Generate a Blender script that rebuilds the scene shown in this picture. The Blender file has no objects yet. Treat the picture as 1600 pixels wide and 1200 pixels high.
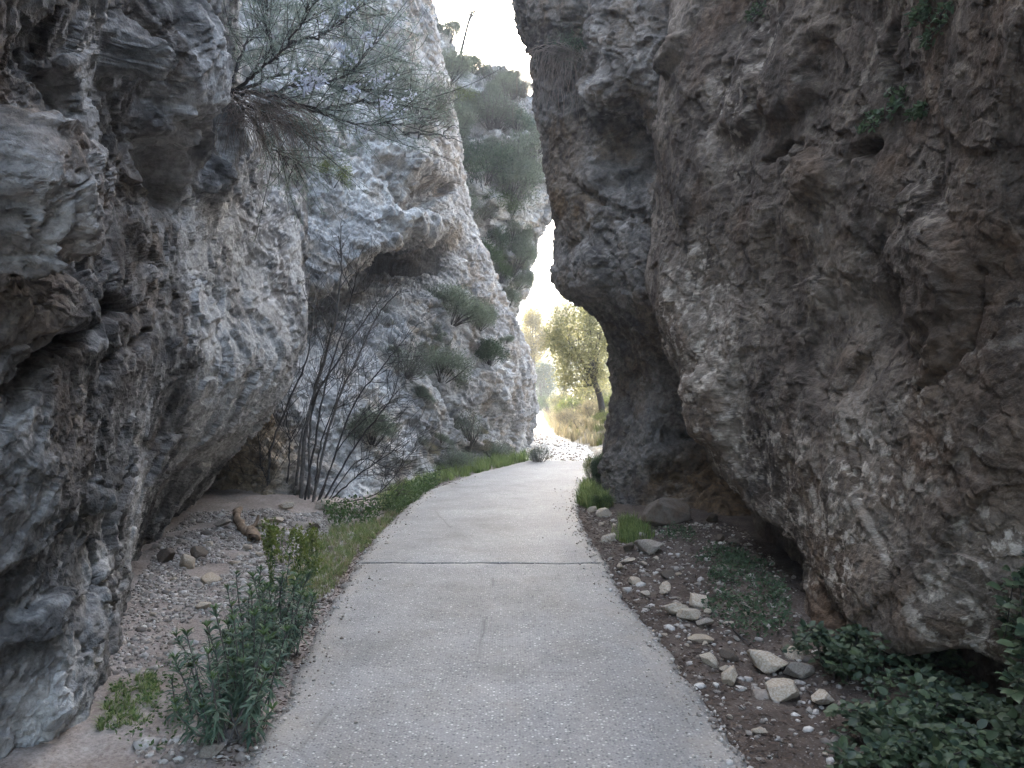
import bpy, math, random, time
import numpy as np
from mathutils import Vector, Matrix
from mathutils.bvhtree import BVHTree

T0 = time.time()
C = bpy.context.scene.collection
SC = bpy.context.scene
F = 1256.0            # focal length in pixels of a 1600 px wide frame
EYE = 1.65            # eye height of the photographer, metres
QUAL = 0.75

def P(px, py, Y):
    return ((px - 800.0) / F * Y, Y, EYE - (py - 600.0) / F * Y)

# ------------------------------------------------------------------ noise
_rs = np.random.RandomState(7)
_perm = np.tile(_rs.permutation(256), 3).astype(np.int32)
_grad = _rs.normal(size=(256, 3)); _grad /= np.linalg.norm(_grad, axis=1)[:, None]
_grad = _grad.astype(np.float32)
_rnd = _rs.rand(256, 8).astype(np.float32)

def perlin(p):
    p = p.astype(np.float32)
    i = np.floor(p).astype(np.int32); f = p - i; i &= 255
    u = f * f * f * (f * (f * 6 - 15) + 10)
    out = np.zeros(len(p), np.float32)
    for dx in (0, 1):
        wx = u[:, 0] if dx else 1 - u[:, 0]
        hx = _perm[i[:, 0] + dx]
        for dy in (0, 1):
            wy = wx * (u[:, 1] if dy else 1 - u[:, 1])
            hy = _perm[hx + i[:, 1] + dy]
            for dz in (0, 1):
                w = wy * (u[:, 2] if dz else 1 - u[:, 2])
                g = _grad[_perm[hy + i[:, 2] + dz]]
                out += w * (g[:, 0] * (f[:, 0] - dx) + g[:, 1] * (f[:, 1] - dy) + g[:, 2] * (f[:, 2] - dz))
    return out * 1.5

def fbm(p, o=4, lac=2.1, g=.5):
    a = 1.0; s = np.zeros(len(p), np.float32); q = p.copy()
    for k in range(o):
        s += a * perlin(q); q = q * lac + 17.3; a *= g
    return s

def ridged(p, o=4):
    a = 1.0; s = np.zeros(len(p), np.float32); q = p.copy()
    for k in range(o):
        s += a * (1 - 2 * np.abs(perlin(q))); q = q * 2.1 + 11.7; a *= .5
    return s * .5

def facet(p, tilt=1.0):
    """broken-rock blocks: every Voronoi cell is a plane of its own tilt and offset"""
    p = p.astype(np.float32)
    i = np.floor(p - .5).astype(np.int32)
    best = np.full(len(p), 1e9, np.float32); val = np.zeros(len(p), np.float32)
    for dx in (0, 1):
        for dy in (0, 1):
            for dz in (0, 1):
                c = i + np.array((dx, dy, dz), np.int32)
                h = _perm[_perm[_perm[c[:, 0] & 255] + (c[:, 1] & 255)] + (c[:, 2] & 255)]
                r = _rnd[h]
                d = p - c - r[:, :3] * .8 - .1
                dd = np.einsum('ij,ij->i', d, d)
                m = dd < best
                best = np.where(m, dd, best)
                v = (r[:, 3] - .5) * 1.2 + tilt * np.einsum('ij,ij->i', d, _grad[h])
                val = np.where(m, v, val)
    return val

def sstep(a, b, x):
    t = np.clip((x - a) / (b - a), 0, 1); return t * t * (3 - 2 * t)

# ------------------------------------------------------------------ mesh helpers
def mesh_np(name, V, faces, mat=None, smooth=False, attrs=None):
    """faces: list of int arrays (n,k)"""
    me = bpy.data.meshes.new(name)
    V = np.ascontiguousarray(V, np.float32)
    me.vertices.add(len(V)); me.vertices.foreach_set('co', V.ravel())
    tot = sum(f.size for f in faces); n = sum(len(f) for f in faces)
    me.loops.add(tot); me.polygons.add(n)
    me.loops.foreach_set('vertex_index', np.concatenate([f.ravel() for f in faces]).astype(np.int32))
    starts = []; o = 0
    for f in faces:
        k = f.shape[1]; starts.append(o + np.arange(len(f)) * k); o += f.size
    me.polygons.foreach_set('loop_start', np.concatenate(starts).astype(np.int32))
    if smooth:
        me.polygons.foreach_set('use_smooth', np.ones(n, bool))
    if attrs:
        for k, a in attrs.items():
            at = me.attributes.new(k, 'FLOAT', 'POINT'); at.data.foreach_set('value', np.ascontiguousarray(a, np.float32))
    me.update(calc_edges=True)
    if mat: me.materials.append(mat)
    return me

def link(name, me, parent=None, loc=(0, 0, 0)):
    o = bpy.data.objects.new(name, me); C.objects.link(o)
    o.location = loc
    if parent: o.parent = parent
    return o

def tag(o, label, cat, group=None):
    o['label'] = label; o['category'] = cat
    if group: o['group'] = group
    return o

def empty(name, loc=(0, 0, 0), rot=(0, 0, 0), scale=1.0):
    o = bpy.data.objects.new(name, None); C.objects.link(o)
    o.empty_display_size = .1
    o.location = loc; o.rotation_euler = rot
    o.scale = (scale,) * 3 if not hasattr(scale, '__len__') else scale
    return o

def copy_tree(o, parent=None):
    c = o.copy(); C.objects.link(c); c.parent = parent
    for ch in list(o.children): copy_tree(ch, c)
    return c

def grid_faces(nr, nc):
    a = np.arange(nr * nc).reshape(nr, nc)
    return np.stack([a[:-1, :-1].ravel(), a[:-1, 1:].ravel(), a[1:, 1:].ravel(), a[1:, :-1].ravel()], 1)

class Tubes:
    """many tapered tubes in one mesh (the branches of one plant)"""
    def __init__(s): s.V = []; s.Fq = []; s.n = 0
    def add(s, pts, r0, r1, k=5):
        pts = np.asarray(pts, float); n = len(pts)
        t = np.gradient(pts, axis=0); t /= np.linalg.norm(t, axis=1)[:, None] + 1e-9
        up = np.array((0.31, 0.17, .93)); a = np.cross(t, up); a /= np.linalg.norm(a, axis=1)[:, None] + 1e-9
        b = np.cross(t, a)
        r = np.linspace(r0, r1, n)[:, None, None] if np.isscalar(r0) else None
        an = np.arange(k) * 2 * math.pi / k
        ring = pts[:, None, :] + r * (np.cos(an)[None, :, None] * a[:, None, :] + np.sin(an)[None, :, None] * b[:, None, :])
        s.V.append(ring.reshape(-1, 3))
        i = np.arange(n - 1)[:, None] * k + np.arange(k)[None, :]
        j = np.arange(n - 1)[:, None] * k + (np.arange(k)[None, :] + 1) % k
        s.Fq.append(np.stack([i, j, j + k, i + k], -1).reshape(-1, 4) + s.n)
        s.n += n * k
    def mesh(s, name, mat, smooth=True):
        return mesh_np(name, np.concatenate(s.V), [np.concatenate(s.Fq)], mat, smooth)

def spline(pts, n):
    pts = np.asarray(pts, float); m = len(pts)
    if m == 2:
        t = np.linspace(0, 1, n)[:, None]; return pts[0] * (1 - t) + pts[1] * t
    ext = np.vstack([2 * pts[0] - pts[1], pts, 2 * pts[-1] - pts[-2]])
    u = np.linspace(0, m - 1 - 1e-6, n); i = u.astype(int); t = (u - i)[:, None]
    p0, p1, p2, p3 = ext[i], ext[i + 1], ext[i + 2], ext[i + 3]
    return .5 * (2 * p1 + (p2 - p0) * t + (2 * p0 - 5 * p1 + 4 * p2 - p3) * t ** 2 + (3 * p1 - p0 - 3 * p2 + p3) * t ** 3)

def norm(a): return a / (np.linalg.norm(a, axis=-1, keepdims=True) + 1e-9)

def leaves_mesh(name, c, d, L, W, mat, shape='rhomb', rs=None, fold=.25, up=None):
    """c base points, d directions, L/W lengths and widths (arrays) -> one mesh of separate leaves"""
    rs = rs or np.random.RandomState(1)
    n = len(c); c = np.asarray(c, float); d = norm(np.asarray(d, float))
    L = np.broadcast_to(L, n)[:, None]; W = np.broadcast_to(W, n)[:, None]
    ref = rs.normal(size=(n, 3)) if up is None else rs.normal(size=(n, 3)) * .35 + np.asarray(up)
    s = norm(np.cross(d, ref)); nn = np.cross(s, d)
    if shape == 'rhomb':
        V = np.stack([c, c + d * L * .5 + s * W * .5 + nn * W * fold, c + d * L, c + d * L * .5 - s * W * .5 + nn * W * fold], 1)
        f = np.arange(n)[:, None] * 4
        return mesh_np(name, V.reshape(-1, 3), [np.concatenate([f + np.array([[0, 1, 2]]), f + np.array([[0, 2, 3]])])], mat)
    if shape == 'blade':
        b = -nn * L * .18 + np.array((0, 0, -1.)) * L * .12
        V = np.stack([c - s * W * .35, c + s * W * .35, c + d * L * .5 + s * W * .5, c + d * L * .5 - s * W * .5, c + d * L + b], 1)
        f = np.arange(n)[:, None] * 5
        return mesh_np(name, V.reshape(-1, 3), [f + np.array([[0, 1, 2, 3]]), f + np.array([[3, 2, 4]])], mat)
    # oval: midrib of 4 points, 3 points each side
    prof = [(.18, .36), (.45, .5), (.75, .36)]
    mid = [c, c + d * L * .25, c + d * L * .5, c + d * L * .78, c + d * L - nn * L * .1]
    lf = [c + d * L * a + s * W * w + nn * W * fold for a, w in prof]
    rt = [c + d * L * a - s * W * w + nn * W * fold for a, w in prof]
    V = np.stack(mid + lf + rt, 1)
    f = np.arange(n)[:, None] * 11
    q = [f + np.array([[1, 5, 6, 2]]), f + np.array([[2, 6, 7, 3]]), f + np.array([[2, 9, 8, 1]]), f + np.array([[3, 10, 9, 2]])]
    t = [f + np.array([[0, 5, 1]]), f + np.array([[3, 7, 4]]), f + np.array([[0, 1, 8]]), f + np.array([[4, 10, 3]])]
    return mesh_np(name, V.reshape(-1, 3), q + t, mat)

# ------------------------------------------------------------------ materials
class NT:
    def __init__(s, name):
        s.m = bpy.data.materials.new(name); s.m.use_nodes = True
        s.t = s.m.node_tree; s.n = s.t.nodes; s.n.clear()
        s.out = s.n.new('ShaderNodeOutputMaterial')
        s.co = s.n.new('ShaderNodeTexCoord').outputs['Object']
    def L(s, a, b): s.t.links.new(a, b)
    def N(s, typ, **kw):
        n = s.n.new(typ)
        for k, v in kw.items(): setattr(n, k, v)
        return n
    def mapping(s, scale=(1, 1, 1), rot=(0, 0, 0), src=None):
        m = s.N('ShaderNodeMapping'); m.inputs['Scale'].default_value = scale; m.inputs['Rotation'].default_value = rot
        s.L(src or s.co, m.inputs['Vector']); return m.outputs[0]
    def noise(s, scale, detail=6, rough=.55, vec=None, dist=0.0):
        n = s.N('ShaderNodeTexNoise'); n.inputs['Scale'].default_value = scale; n.inputs['Detail'].default_value = detail
        n.inputs['Roughness'].default_value = rough; n.inputs['Distortion'].default_value = dist
        s.L(vec or s.co, n.inputs['Vector']); return n.outputs['Fac']
    def voro(s, scale, vec=None, feature='F1', rnd=1.0):
        n = s.N('ShaderNodeTexVoronoi', feature=feature); n.inputs['Scale'].default_value = scale
        n.inputs['Randomness'].default_value = rnd
        s.L(vec or s.co, n.inputs['Vector']); return n
    def ramp(s, src, stops, interp='LINEAR'):
        r = s.N('ShaderNodeValToRGB'); r.color_ramp.interpolation = interp
        e = r.color_ramp.elements
        while len(e) < len(stops): e.new(.5)
        for k, (p, c) in enumerate(stops):
            e[k].position = p; e[k].color = (c if hasattr(c, '__len__') else (c,) * 3) + ((1,) if True else ()) if not (hasattr(c, '__len__') and len(c) == 4) else c
        s.L(src, r.inputs[0]); return r.outputs[0]
    def mix(s, f, a, b, mode='MIX'):
        m = s.N('ShaderNodeMix', data_type='RGBA', blend_type=mode)
        for sock, v in ((m.inputs[0], f), (m.inputs[6], a), (m.inputs[7], b)):
            if isinstance(v, (int, float)): sock.default_value = v if sock.type == 'VALUE' else (v, v, v, 1)
            elif isinstance(v, tuple): sock.default_value = v + (1,)
            else: s.L(v, sock)
        return m.outputs[2]
    def math(s, op, a, b=0.0):
        m = s.N('ShaderNodeMath', operation=op)
        for k, v in enumerate((a, b)):
            if isinstance(v, (int, float)): m.inputs[k].default_value = v
            else: s.L(v, m.inputs[k])
        return m.outputs[0]
    def attr(s, name): return s.N('ShaderNodeAttribute', attribute_name=name).outputs['Fac']
    def island(s): return s.N('ShaderNodeNewGeometry').outputs['Random Per Island']
    def bump(s, h, strength, dist, prev=None):
        b = s.N('ShaderNodeBump'); b.inputs['Strength'].default_value = strength; b.inputs['Distance'].default_value = dist
        s.L(h, b.inputs['Height'])
        if prev: s.L(prev, b.inputs['Normal'])
        return b.outputs[0]
    def bsdf(s, col, rough=.9, normal=None, spec=.3):
        b = s.N('ShaderNodeBsdfPrincipled')
        if isinstance(col, tuple): b.inputs['Base Color'].default_value = col + (1,)
        else: s.L(col, b.inputs['Base Color'])
        if isinstance(rough, (int, float)): b.inputs['Roughness'].default_value = rough
        else: s.L(rough, b.inputs['Roughness'])
        b.inputs['Specular IOR Level'].default_value = spec
        if normal: s.L(normal, b.inputs['Normal'])
        return b.outputs[0]
    def done(s, sh): s.L(sh, s.out.inputs['Surface']); return s.m

def rock_mat(name):
    n = NT(name)
    vc = n.N('ShaderNodeAttribute', attribute_name='mineral').outputs['Color']
    g = n.noise(21, 5, .7)
    col = n.mix(n.ramp(g, [(.34, 0.0), (.66, 1.0)]), n.mix(1.0, vc, (.6, .59, .58), 'MULTIPLY'), n.mix(1.0, vc, (1.28, 1.27, 1.25), 'MULTIPLY'))
    nb = n.bump(g, .7, .035)
    nb = n.bump(n.noise(75, 3, .65), .5, .012, nb)
    return n.done(n.bsdf(col, .92, nb, .2))

def lerp(f, a, b):
    a = np.asarray(a, np.float32); b = np.asarray(b, np.float32)
    return a + (b - a) * f[:, None]

def rock_colour(q, stain, pale, pal):
    """mineral colours of the stone: grey beds, rust and ochre stains, water streaks, lichen crusts"""
    q = q.astype(np.float32)
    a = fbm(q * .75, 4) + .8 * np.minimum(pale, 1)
    col = lerp(sstep(-.5, .05, a), pal['dark'], pal['mid'])
    col = lerp(sstep(.0, .6, a), col, pal['light'])
    g = fbm(q * 5.2 + 3, 4, g=.62)
    col = lerp(.42 * sstep(.1, .55, g), col, pal['light'])
    col = col * (1 - .34 * sstep(-.05, -.6, g))[:, None]
    b = np.minimum(pal['brown_amt'] * sstep(.05, .55, fbm(q * 1.5 + 31, 4)) + stain, 1)
    bc = lerp(sstep(-.35, .35, fbm(q * 7 + 5, 3)), pal['brown'], tuple(c * .6 for c in pal['brown']))
    col = lerp(b, col, bc)
    st = fbm(q * np.array((2.8, 2.8, .25), np.float32) + 50, 4)
    col = lerp(pal['streak'] * sstep(.1, .5, st), col, tuple(c * .55 for c in pal['dark']))
    li = .85 * sstep(pal['lich'] - .04, pal['lich'] + .26, fbm(q * 8.5 + 77, 5, g=.68) + .25 * fbm(q * 1.6 + 9, 2))
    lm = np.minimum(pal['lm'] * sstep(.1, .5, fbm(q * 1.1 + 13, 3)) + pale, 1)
    return lerp(np.clip(li * lm, 0, 1), col, pal['pale'])

M = {}
PAL = {}
def pal(name, dark, mid, light, brown, pale, brown_amt=.5, lich=.28, streak=.35, lm=.35):
    PAL[name] = dict(dark=dark, mid=mid, light=light, brown=brown, pale=pale, brown_amt=brown_amt, lm=lm, lich=lich, streak=streak)
    M[name] = M['rock_stone']
M['rock_stone'] = rock_mat('rock_stone')
pal('rock_left', (.075, .072, .07), (.145, .14, .135), (.45, .44, .425), (.165, .118, .085), (.6, .585, .565), .35)  # brown-dark stone, with some of the overhang's shade put into the dark tones
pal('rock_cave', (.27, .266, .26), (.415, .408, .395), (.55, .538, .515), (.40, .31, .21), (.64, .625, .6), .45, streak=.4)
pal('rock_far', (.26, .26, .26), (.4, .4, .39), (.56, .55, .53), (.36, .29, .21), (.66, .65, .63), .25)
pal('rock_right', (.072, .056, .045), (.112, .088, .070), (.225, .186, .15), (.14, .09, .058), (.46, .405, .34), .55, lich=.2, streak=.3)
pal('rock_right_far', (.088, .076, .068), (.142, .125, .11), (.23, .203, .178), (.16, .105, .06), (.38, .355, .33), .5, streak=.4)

def leaf_mat(name, c0, c1, trans=.35, rough=.55, sp=.35):
    n = NT(name)
    col = n.mix(n.island(), c0, c1)
    col = n.mix(n.ramp(n.noise(3, 3), [(.35, 0.0), (.65, 1.0)]), n.mix(1.0, col, (.75, .75, .75), 'MULTIPLY'), col)
    b = n.bsdf(col, rough, None, sp)
    t = n.N('ShaderNodeBsdfTranslucent'); n.L(col, t.inputs['Color'])
    mx = n.N('ShaderNodeMixShader'); mx.inputs[0].default_value = trans
    n.L(b, mx.inputs[1]); n.L(t.outputs[0], mx.inputs[2])
    return n.done(mx.outputs[0])

def bark_mat(name, c0, c1, sc=25):
    n = NT(name)
    col = n.mix(n.ramp(n.noise(sc, 5, .6), [(.35, 0.0), (.65, 1.0)]), c0, c1)
    return n.done(n.bsdf(col, .9, n.bump(n.noise(sc * 2, 5, .7, vec=n.mapping((1, 1, .3))), .5, .01), .2))

M['leaf_grey'] = leaf_mat('leaf_grey_green', (.12, .155, .10), (.24, .275, .19), .35)
M['leaf_green'] = leaf_mat('leaf_mid_green', (.055, .10, .03), (.11, .17, .055), .35)
M['leaf_dark'] = leaf_mat('leaf_dark_green', (.05, .085, .042), (.10, .15, .075), .3)
M['leaf_yellow'] = leaf_mat('leaf_yellow_green', (.12, .16, .03), (.22, .25, .06), .4)
M['leaf_olive'] = leaf_mat('leaf_olive', (.2, .2, .085), (.42, .40, .19), .5)
M['leaf_gold'] = leaf_mat('leaf_golden', (.28, .24, .09), (.46, .39, .16), .55)
M['leaf_rosemary'] = leaf_mat('leaf_rosemary', (.17, .215, .175), (.33, .38, .31), .45)
M['leaf_spurge'] = leaf_mat('leaf_spurge', (.06, .11, .075), (.16, .22, .14), .35)
M['leaf_bramble'] = leaf_mat('leaf_bramble', (.022, .043, .025), (.08, .108, .05), .2, .55)
M['grass'] = leaf_mat('grass_green', (.11, .18, .045), (.28, .33, .12), .45)
M['drygrass'] = leaf_mat('grass_dry', (.24, .2, .11), (.42, .36, .22), .45)
M['deadtwig'] = leaf_mat('dead_twig', (.18, .14, .115), (.34, .27, .22), .3, .9)
M['flower'] = leaf_mat('flower_lilac', (.6, .61, .7), (.78, .79, .86), .4)
M['litter'] = leaf_mat('leaf_litter', (.06, .038, .028), (.14, .095, .07), .1, .9)
M['bark_dark'] = bark_mat('bark_dark', (.03, .026, .024), (.075, .065, .06))
M['bark_grey'] = bark_mat('bark_grey', (.07, .06, .055), (.15, .135, .12))
M['wood'] = bark_mat('weathered_wood', (.13, .085, .055), (.3, .215, .145), 14)

def stone_mat(name, c0, c1, c2):
    n = NT(name)
    oi = n.N('ShaderNodeObjectInfo').outputs['Random']
    col = n.mix(oi, c0, c1)
    col = n.mix(n.ramp(n.noise(9, 6, .65), [(.42, 0.0), (.62, 1.0)]), col, c2)
    col = n.mix(n.ramp(n.noise(40, 5, .6), [(.35, 0.0), (.7, 1.0)]), n.mix(1.0, col, (.7, .7, .7), 'MULTIPLY'), col)
    return n.done(n.bsdf(col, .88, n.bump(n.noise(35, 8, .65), .5, .02), .25))
M['stone_pale'] = stone_mat('stone_pale', (.50, .42, .325), (.62, .545, .45), (.36, .275, .19))
M['stone_grey'] = stone_mat('stone_grey', (.33, .29, .245), (.44, .39, .335), (.25, .195, .15))
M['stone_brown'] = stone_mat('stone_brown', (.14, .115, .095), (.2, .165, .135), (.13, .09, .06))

def gravel_mat():
    n = NT('gravel')
    r = n.island()
    col = n.ramp(r, [(0, (.2, .165, .14)), (.4, (.33, .29, .25)), (.75, (.45, .41, .37)), (1, (.6, .56, .51))])
    col = n.mix(n.ramp(n.noise(60, 4), [(.35, 0.0), (.65, 1.0)]), n.mix(1.0, col, (.72, .7, .68), 'MULTIPLY'), col)
    return n.done(n.bsdf(col, .9, None, .2))
M['gravel'] = gravel_mat()

def soil_mat():
    n = NT('soil')
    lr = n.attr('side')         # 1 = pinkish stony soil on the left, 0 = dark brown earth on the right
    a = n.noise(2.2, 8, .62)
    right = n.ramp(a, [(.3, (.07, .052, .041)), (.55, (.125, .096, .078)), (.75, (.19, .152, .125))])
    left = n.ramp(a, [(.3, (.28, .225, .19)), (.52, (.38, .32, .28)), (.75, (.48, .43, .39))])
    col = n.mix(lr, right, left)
    sp = n.voro(75)
    sv = n.N('ShaderNodeSeparateColor'); n.L(sp.outputs['Color'], sv.inputs[0])
    chip = n.math('MULTIPLY', n.ramp(sp.outputs['Distance'], [(.25, 1.0), (.42, 0.0)]), n.ramp(sv.outputs[0], [(.55, 0.0), (.75, 1.0)]))
    col = n.mix(n.math('MULTIPLY', chip, .6), col, n.mix(sv.outputs[1], (.16, .13, .11), (.42, .39, .36)))
    col = n.mix(n.ramp(n.noise(38, 6, .7), [(.35, 0.0), (.65, 1.0)]), n.mix(1.0, col, (.6, .58, .56), 'MULTIPLY'), col)
    far = n.attr('far')
    col = n.mix(far, col, n.ramp(n.noise(1.3, 8, .7), [(.35, (.24, .2, .14)), (.65, (.42, .37, .3))]))
    nb = n.bump(n.noise(22, 9, .7), .6, .04)
    nb = n.bump(sp.outputs['Distance'], .4, .008, nb)
    return n.done(n.bsdf(col, .95, nb, .15))
M['soil'] = soil_mat()

def concrete_mat():
    n = NT('exposed_aggregate_concrete')
    warp = n.mapping((1, 1, 1))
    v = n.voro(62, vec=warp); e = n.voro(62, vec=warp, feature='DISTANCE_TO_EDGE')
    sv = n.N('ShaderNodeSeparateColor'); n.L(v.outputs['Color'], sv.inputs[0])
    peb = n.ramp(sv.outputs[0], [(0, (.07, .068, .07)), (.3, (.17, .165, .16)), (.58, (.29, .28, .265)), (.82, (.36, .34, .31)), (.93, (.47, .45, .42)), (1, (.7, .68, .65))])
    mort = n.ramp(n.noise(120, 4), [(.3, (.17, .165, .16)), (.7, (.29, .28, .27))])
    col = n.mix(n.ramp(v.outputs['Distance'], [(.3, 0.0), (.5, 1.0)]), peb, mort)
    # worn paste hides part of the aggregate
    col = n.mix(n.math('MULTIPLY', n.ramp(n.noise(5, 7, .6), [(.4, 0.0), (.66, 1.0)]), .12), col, (.245, .243, .235))
    pat = n.noise(.9, 7, .6)
    col = n.mix(n.ramp(pat, [(.32, 0.0), (.62, 1.0)]), n.mix(1.0, col, (.66, .655, .64), 'MULTIPLY'), col)
    col = n.mix(n.math('MULTIPLY', n.ramp(n.noise(2.3, 6, .65, dist=.5), [(.52, 0.0), (.64, 1.0)]), .3), col, n.mix(1.0, col, (.62, .58, .52), 'MULTIPLY'))
    cv = n.voro(.42, vec=n.mix(.12, n.co, n.N('ShaderNodeTexNoise').outputs['Color']), feature='DISTANCE_TO_EDGE').outputs['Distance']
    ck = n.math('MULTIPLY', n.ramp(cv, [(.0, 1.0), (.005, 0.0)]), n.ramp(n.noise(.7, 2), [(.5, 0.0), (.56, 1.0)]))
    col = n.mix(n.math('MULTIPLY', ck, .6), col, (.07, .065, .06))
    edge = n.math('MULTIPLY', n.attr('edge'), n.ramp(n.noise(3.5, 6, .6), [(.3, 0.2), (.6, 1.0)]))
    col = n.mix(n.math('MULTIPLY', edge, .6), col, (.3, .26, .215))
    nb = n.bump(n.ramp(v.outputs['Distance'], [(.1, 1.0), (.5, 0.0)]), .5, .006)
    nb = n.bump(n.noise(45, 4, .6), .3, .01, nb)
    return n.done(n.bsdf(col, n.ramp(n.noise(4, 5), [(.3, .58), (.7, .75)]), nb, .45))
M['concrete'] = concrete_mat()

def track_mat():
    n = NT('stony_track')
    v = n.voro(9)
    sv = n.N('ShaderNodeSeparateColor'); n.L(v.outputs['Color'], sv.inputs[0])
    col = n.mix(n.ramp(v.outputs['Distance'], [(.3, 0.0), (.55, 1.0)]), n.mix(sv.outputs[0], (.5, .47, .42), (.68, .65, .6)), (.52, .47, .4))
    nb = n.bump(v.outputs['Distance'], .6, .04)
    return n.done(n.bsdf(col, .85, nb, .3))
M['track'] = track_mat()

# ------------------------------------------------------------------ cliffs: lofted, then broken up
BVHS = []
def catmull(net, ts, axis):
    net = np.moveaxis(net, axis, 0); m = len(net)
    ext = np.concatenate([2 * net[:1] - net[1:2], net, 2 * net[-1:] - net[-2:-1]])
    i = np.clip(ts.astype(int), 0, m - 2); t = (ts - i).reshape((-1,) + (1,) * (net.ndim - 1))
    p0, p1, p2, p3 = ext[i], ext[i + 1], ext[i + 2], ext[i + 3]
    k = .42
    m1 = (p2 - p0) * k; m2 = (p3 - p1) * k
    t2, t3 = t * t, t * t * t
    r = (2 * t3 - 3 * t2 + 1) * p1 + (t3 - 2 * t2 + t) * m1 + (-2 * t3 + 3 * t2) * p2 + (t3 - t2) * m2
    return np.moveaxis(r, 0, axis)

def proj(p):
    Y = np.maximum(p[..., 1], .3)
    return np.stack([p[..., 0] / Y * F + 800, 600 - (p[..., 2] - EYE) / Y * F], -1)

def params(net, axis, step):
    """sample positions: about one vertex per `step` picture pixels where it can be seen, coarse elsewhere"""
    a = np.moveaxis(net, axis, 0); ts = []
    for k in range(len(a) - 1):
        p, q = a[k], a[k + 1]
        w = np.linalg.norm(q - p, axis=-1)
        pp, qq = proj(p), proj(q)
        ok = ((p[:, 1] > 1.5) | (q[:, 1] > 1.5)) & ((pp[:, 0] > -250) | (qq[:, 0] > -250)) & ((pp[:, 0] < 1850) | (qq[:, 0] < 1850)) & ((pp[:, 1] > -120) | (qq[:, 1] > -120))
        d = np.where(ok, np.minimum(np.linalg.norm(qq - pp, axis=-1), 420), 0)
        vis = np.where(ok, w, 0).max()
        n = max(d.max() * .64 / step * QUAL, min(vis / .022, 110) * QUAL, np.minimum(w.max() / .25, 40), 3)
        ts.append(k + np.arange(int(n)) / int(n))
    ts.append(np.array([len(a) - 1 - 1e-6]))
    return np.concatenate(ts)

def normals(G):
    du = np.gradient(G, axis=1); dv = np.gradient(G, axis=0)
    return norm(np.cross(du, dv))

def blur(d, n):
    for _ in range(n):
        e = np.pad(d, 1, mode='edge')
        d = .5 * d + .125 * (e[:-2, 1:-1] + e[2:, 1:-1] + e[1:-1, :-2] + e[1:-1, 2:])
    return d

def cliff(name, rows, mat, disp, feats=(), step=1.0, stains=(), pales=(), flip=None):
    net = np.array(rows, float)
    tv, tu = params(net, 0, step), params(net, 1, step)
    G = catmull(catmull(net, tv, 0), tu, 1)
    nr, nc = G.shape[:2]
    N = normals(G)
    v = np.array((0, 3.0, EYE)) - G
    sgn = 1.0 if np.median((N * v).sum(-1)) > 0 else -1.0
    p = G.reshape(-1, 3); nn = (N * sgn).reshape(-1, 3)
    q = p + .12 * np.stack([perlin(p * 1.7 + 3.1), perlin(p * 1.7 + 9.2), perlin(p * 1.7 + 5.7)], 1)
    d = disp(q, 0)
    for ft in feats:
        d = d + ft(q)
    d = blur(d.reshape(nr, nc), 2).ravel()
    p = p + nn * d[:, None]
    # second, finer pass along the new normals
    G2 = p.reshape(nr, nc, 3); N2 = normals(G2) * sgn
    nn = norm(N2.reshape(-1, 3) + nn * .35)
    p = p + nn * disp(p, 1)[:, None]
    fac = grid_faces(nr, nc)
    if sgn < 0: fac = fac[:, ::-1]
    stain = np.zeros(len(p), np.float32); pale = np.zeros(len(p), np.float32)
    for arr, lst in ((stain, stains), (pale, pales)):
        for (c, r, val) in lst:
            dd = np.linalg.norm(q - np.array(c), axis=1) / r
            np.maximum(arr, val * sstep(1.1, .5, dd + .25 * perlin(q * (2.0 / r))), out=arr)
    me = mesh_np(name, p, [fac], M[mat], True)
    rgb = np.ones((len(p), 4), np.float32); rgb[:, :3] = rock_colour(p, stain, pale, PAL[mat])
    at = me.attributes.new('mineral', 'FLOAT_COLOR', 'POINT'); at.data.foreach_set('color', rgb.ravel())
    o = link(name, me); o['kind'] = 'structure'
    k = 5
    g = p.reshape(nr, nc, 3)[::k, ::k]
    f = grid_faces(*g.shape[:2])
    BVHS.append((name, BVHTree.FromPolygons([tuple(x) for x in g.reshape(-1, 3)], [tuple(int(y) for y in x) for x in f])))
    print(name, nr, nc, nr * nc, round(time.time() - T0, 1))
    return o

def hit(px, py, only=None):
    d = Vector(P(px, py, 1.0)) - Vector((0, 0, EYE)); d.normalize()
    best = None
    for nm, b in BVHS:
        if only and nm != only: continue
        r = b.ray_cast(Vector((0, 0, EYE)), d)
        if r[0] is not None and (best is None or r[3] < best[3]): best = r
    return (best[0], best[1]) if best else (None, None)

def bump_f(c, r, amp, sharp=.6, jag=.35):
    c = np.array(c); r = np.array(r) if hasattr(r, '__len__') else np.array((r, r, r))
    def f(q):
        dd = np.sqrt((((q - c) / r) ** 2).sum(1)) + jag * perlin(q * (1.6 / r.mean()) + c) + jag * .4 * perlin(q * (4.5 / r.mean()))
        return amp * sstep(1.0, sharp, dd)
    return f

def crack_f(pts, w, depth, jag=.5):
    pts = [np.array(x) for x in pts]
    def f(q):
        best = np.full(len(q), 1e9)
        for a, b in zip(pts[:-1], pts[1:]):
            ab = b - a; t = np.clip(((q - a) @ ab) / (ab @ ab), 0, 1)
            best = np.minimum(best, np.linalg.norm(q - a - t[:, None] * ab, axis=1))
        best = best * (1 + jag * perlin(q * (1.2 / w)))
        return -depth * sstep(w, w * .35, best)
    return f

def rotm(ax, ay, az=0):
    return np.array(Matrix.Rotation(ax, 3, 'X') @ Matrix.Rotation(ay, 3, 'Y') @ Matrix.Rotation(az, 3, 'Z'), np.float32)

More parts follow.
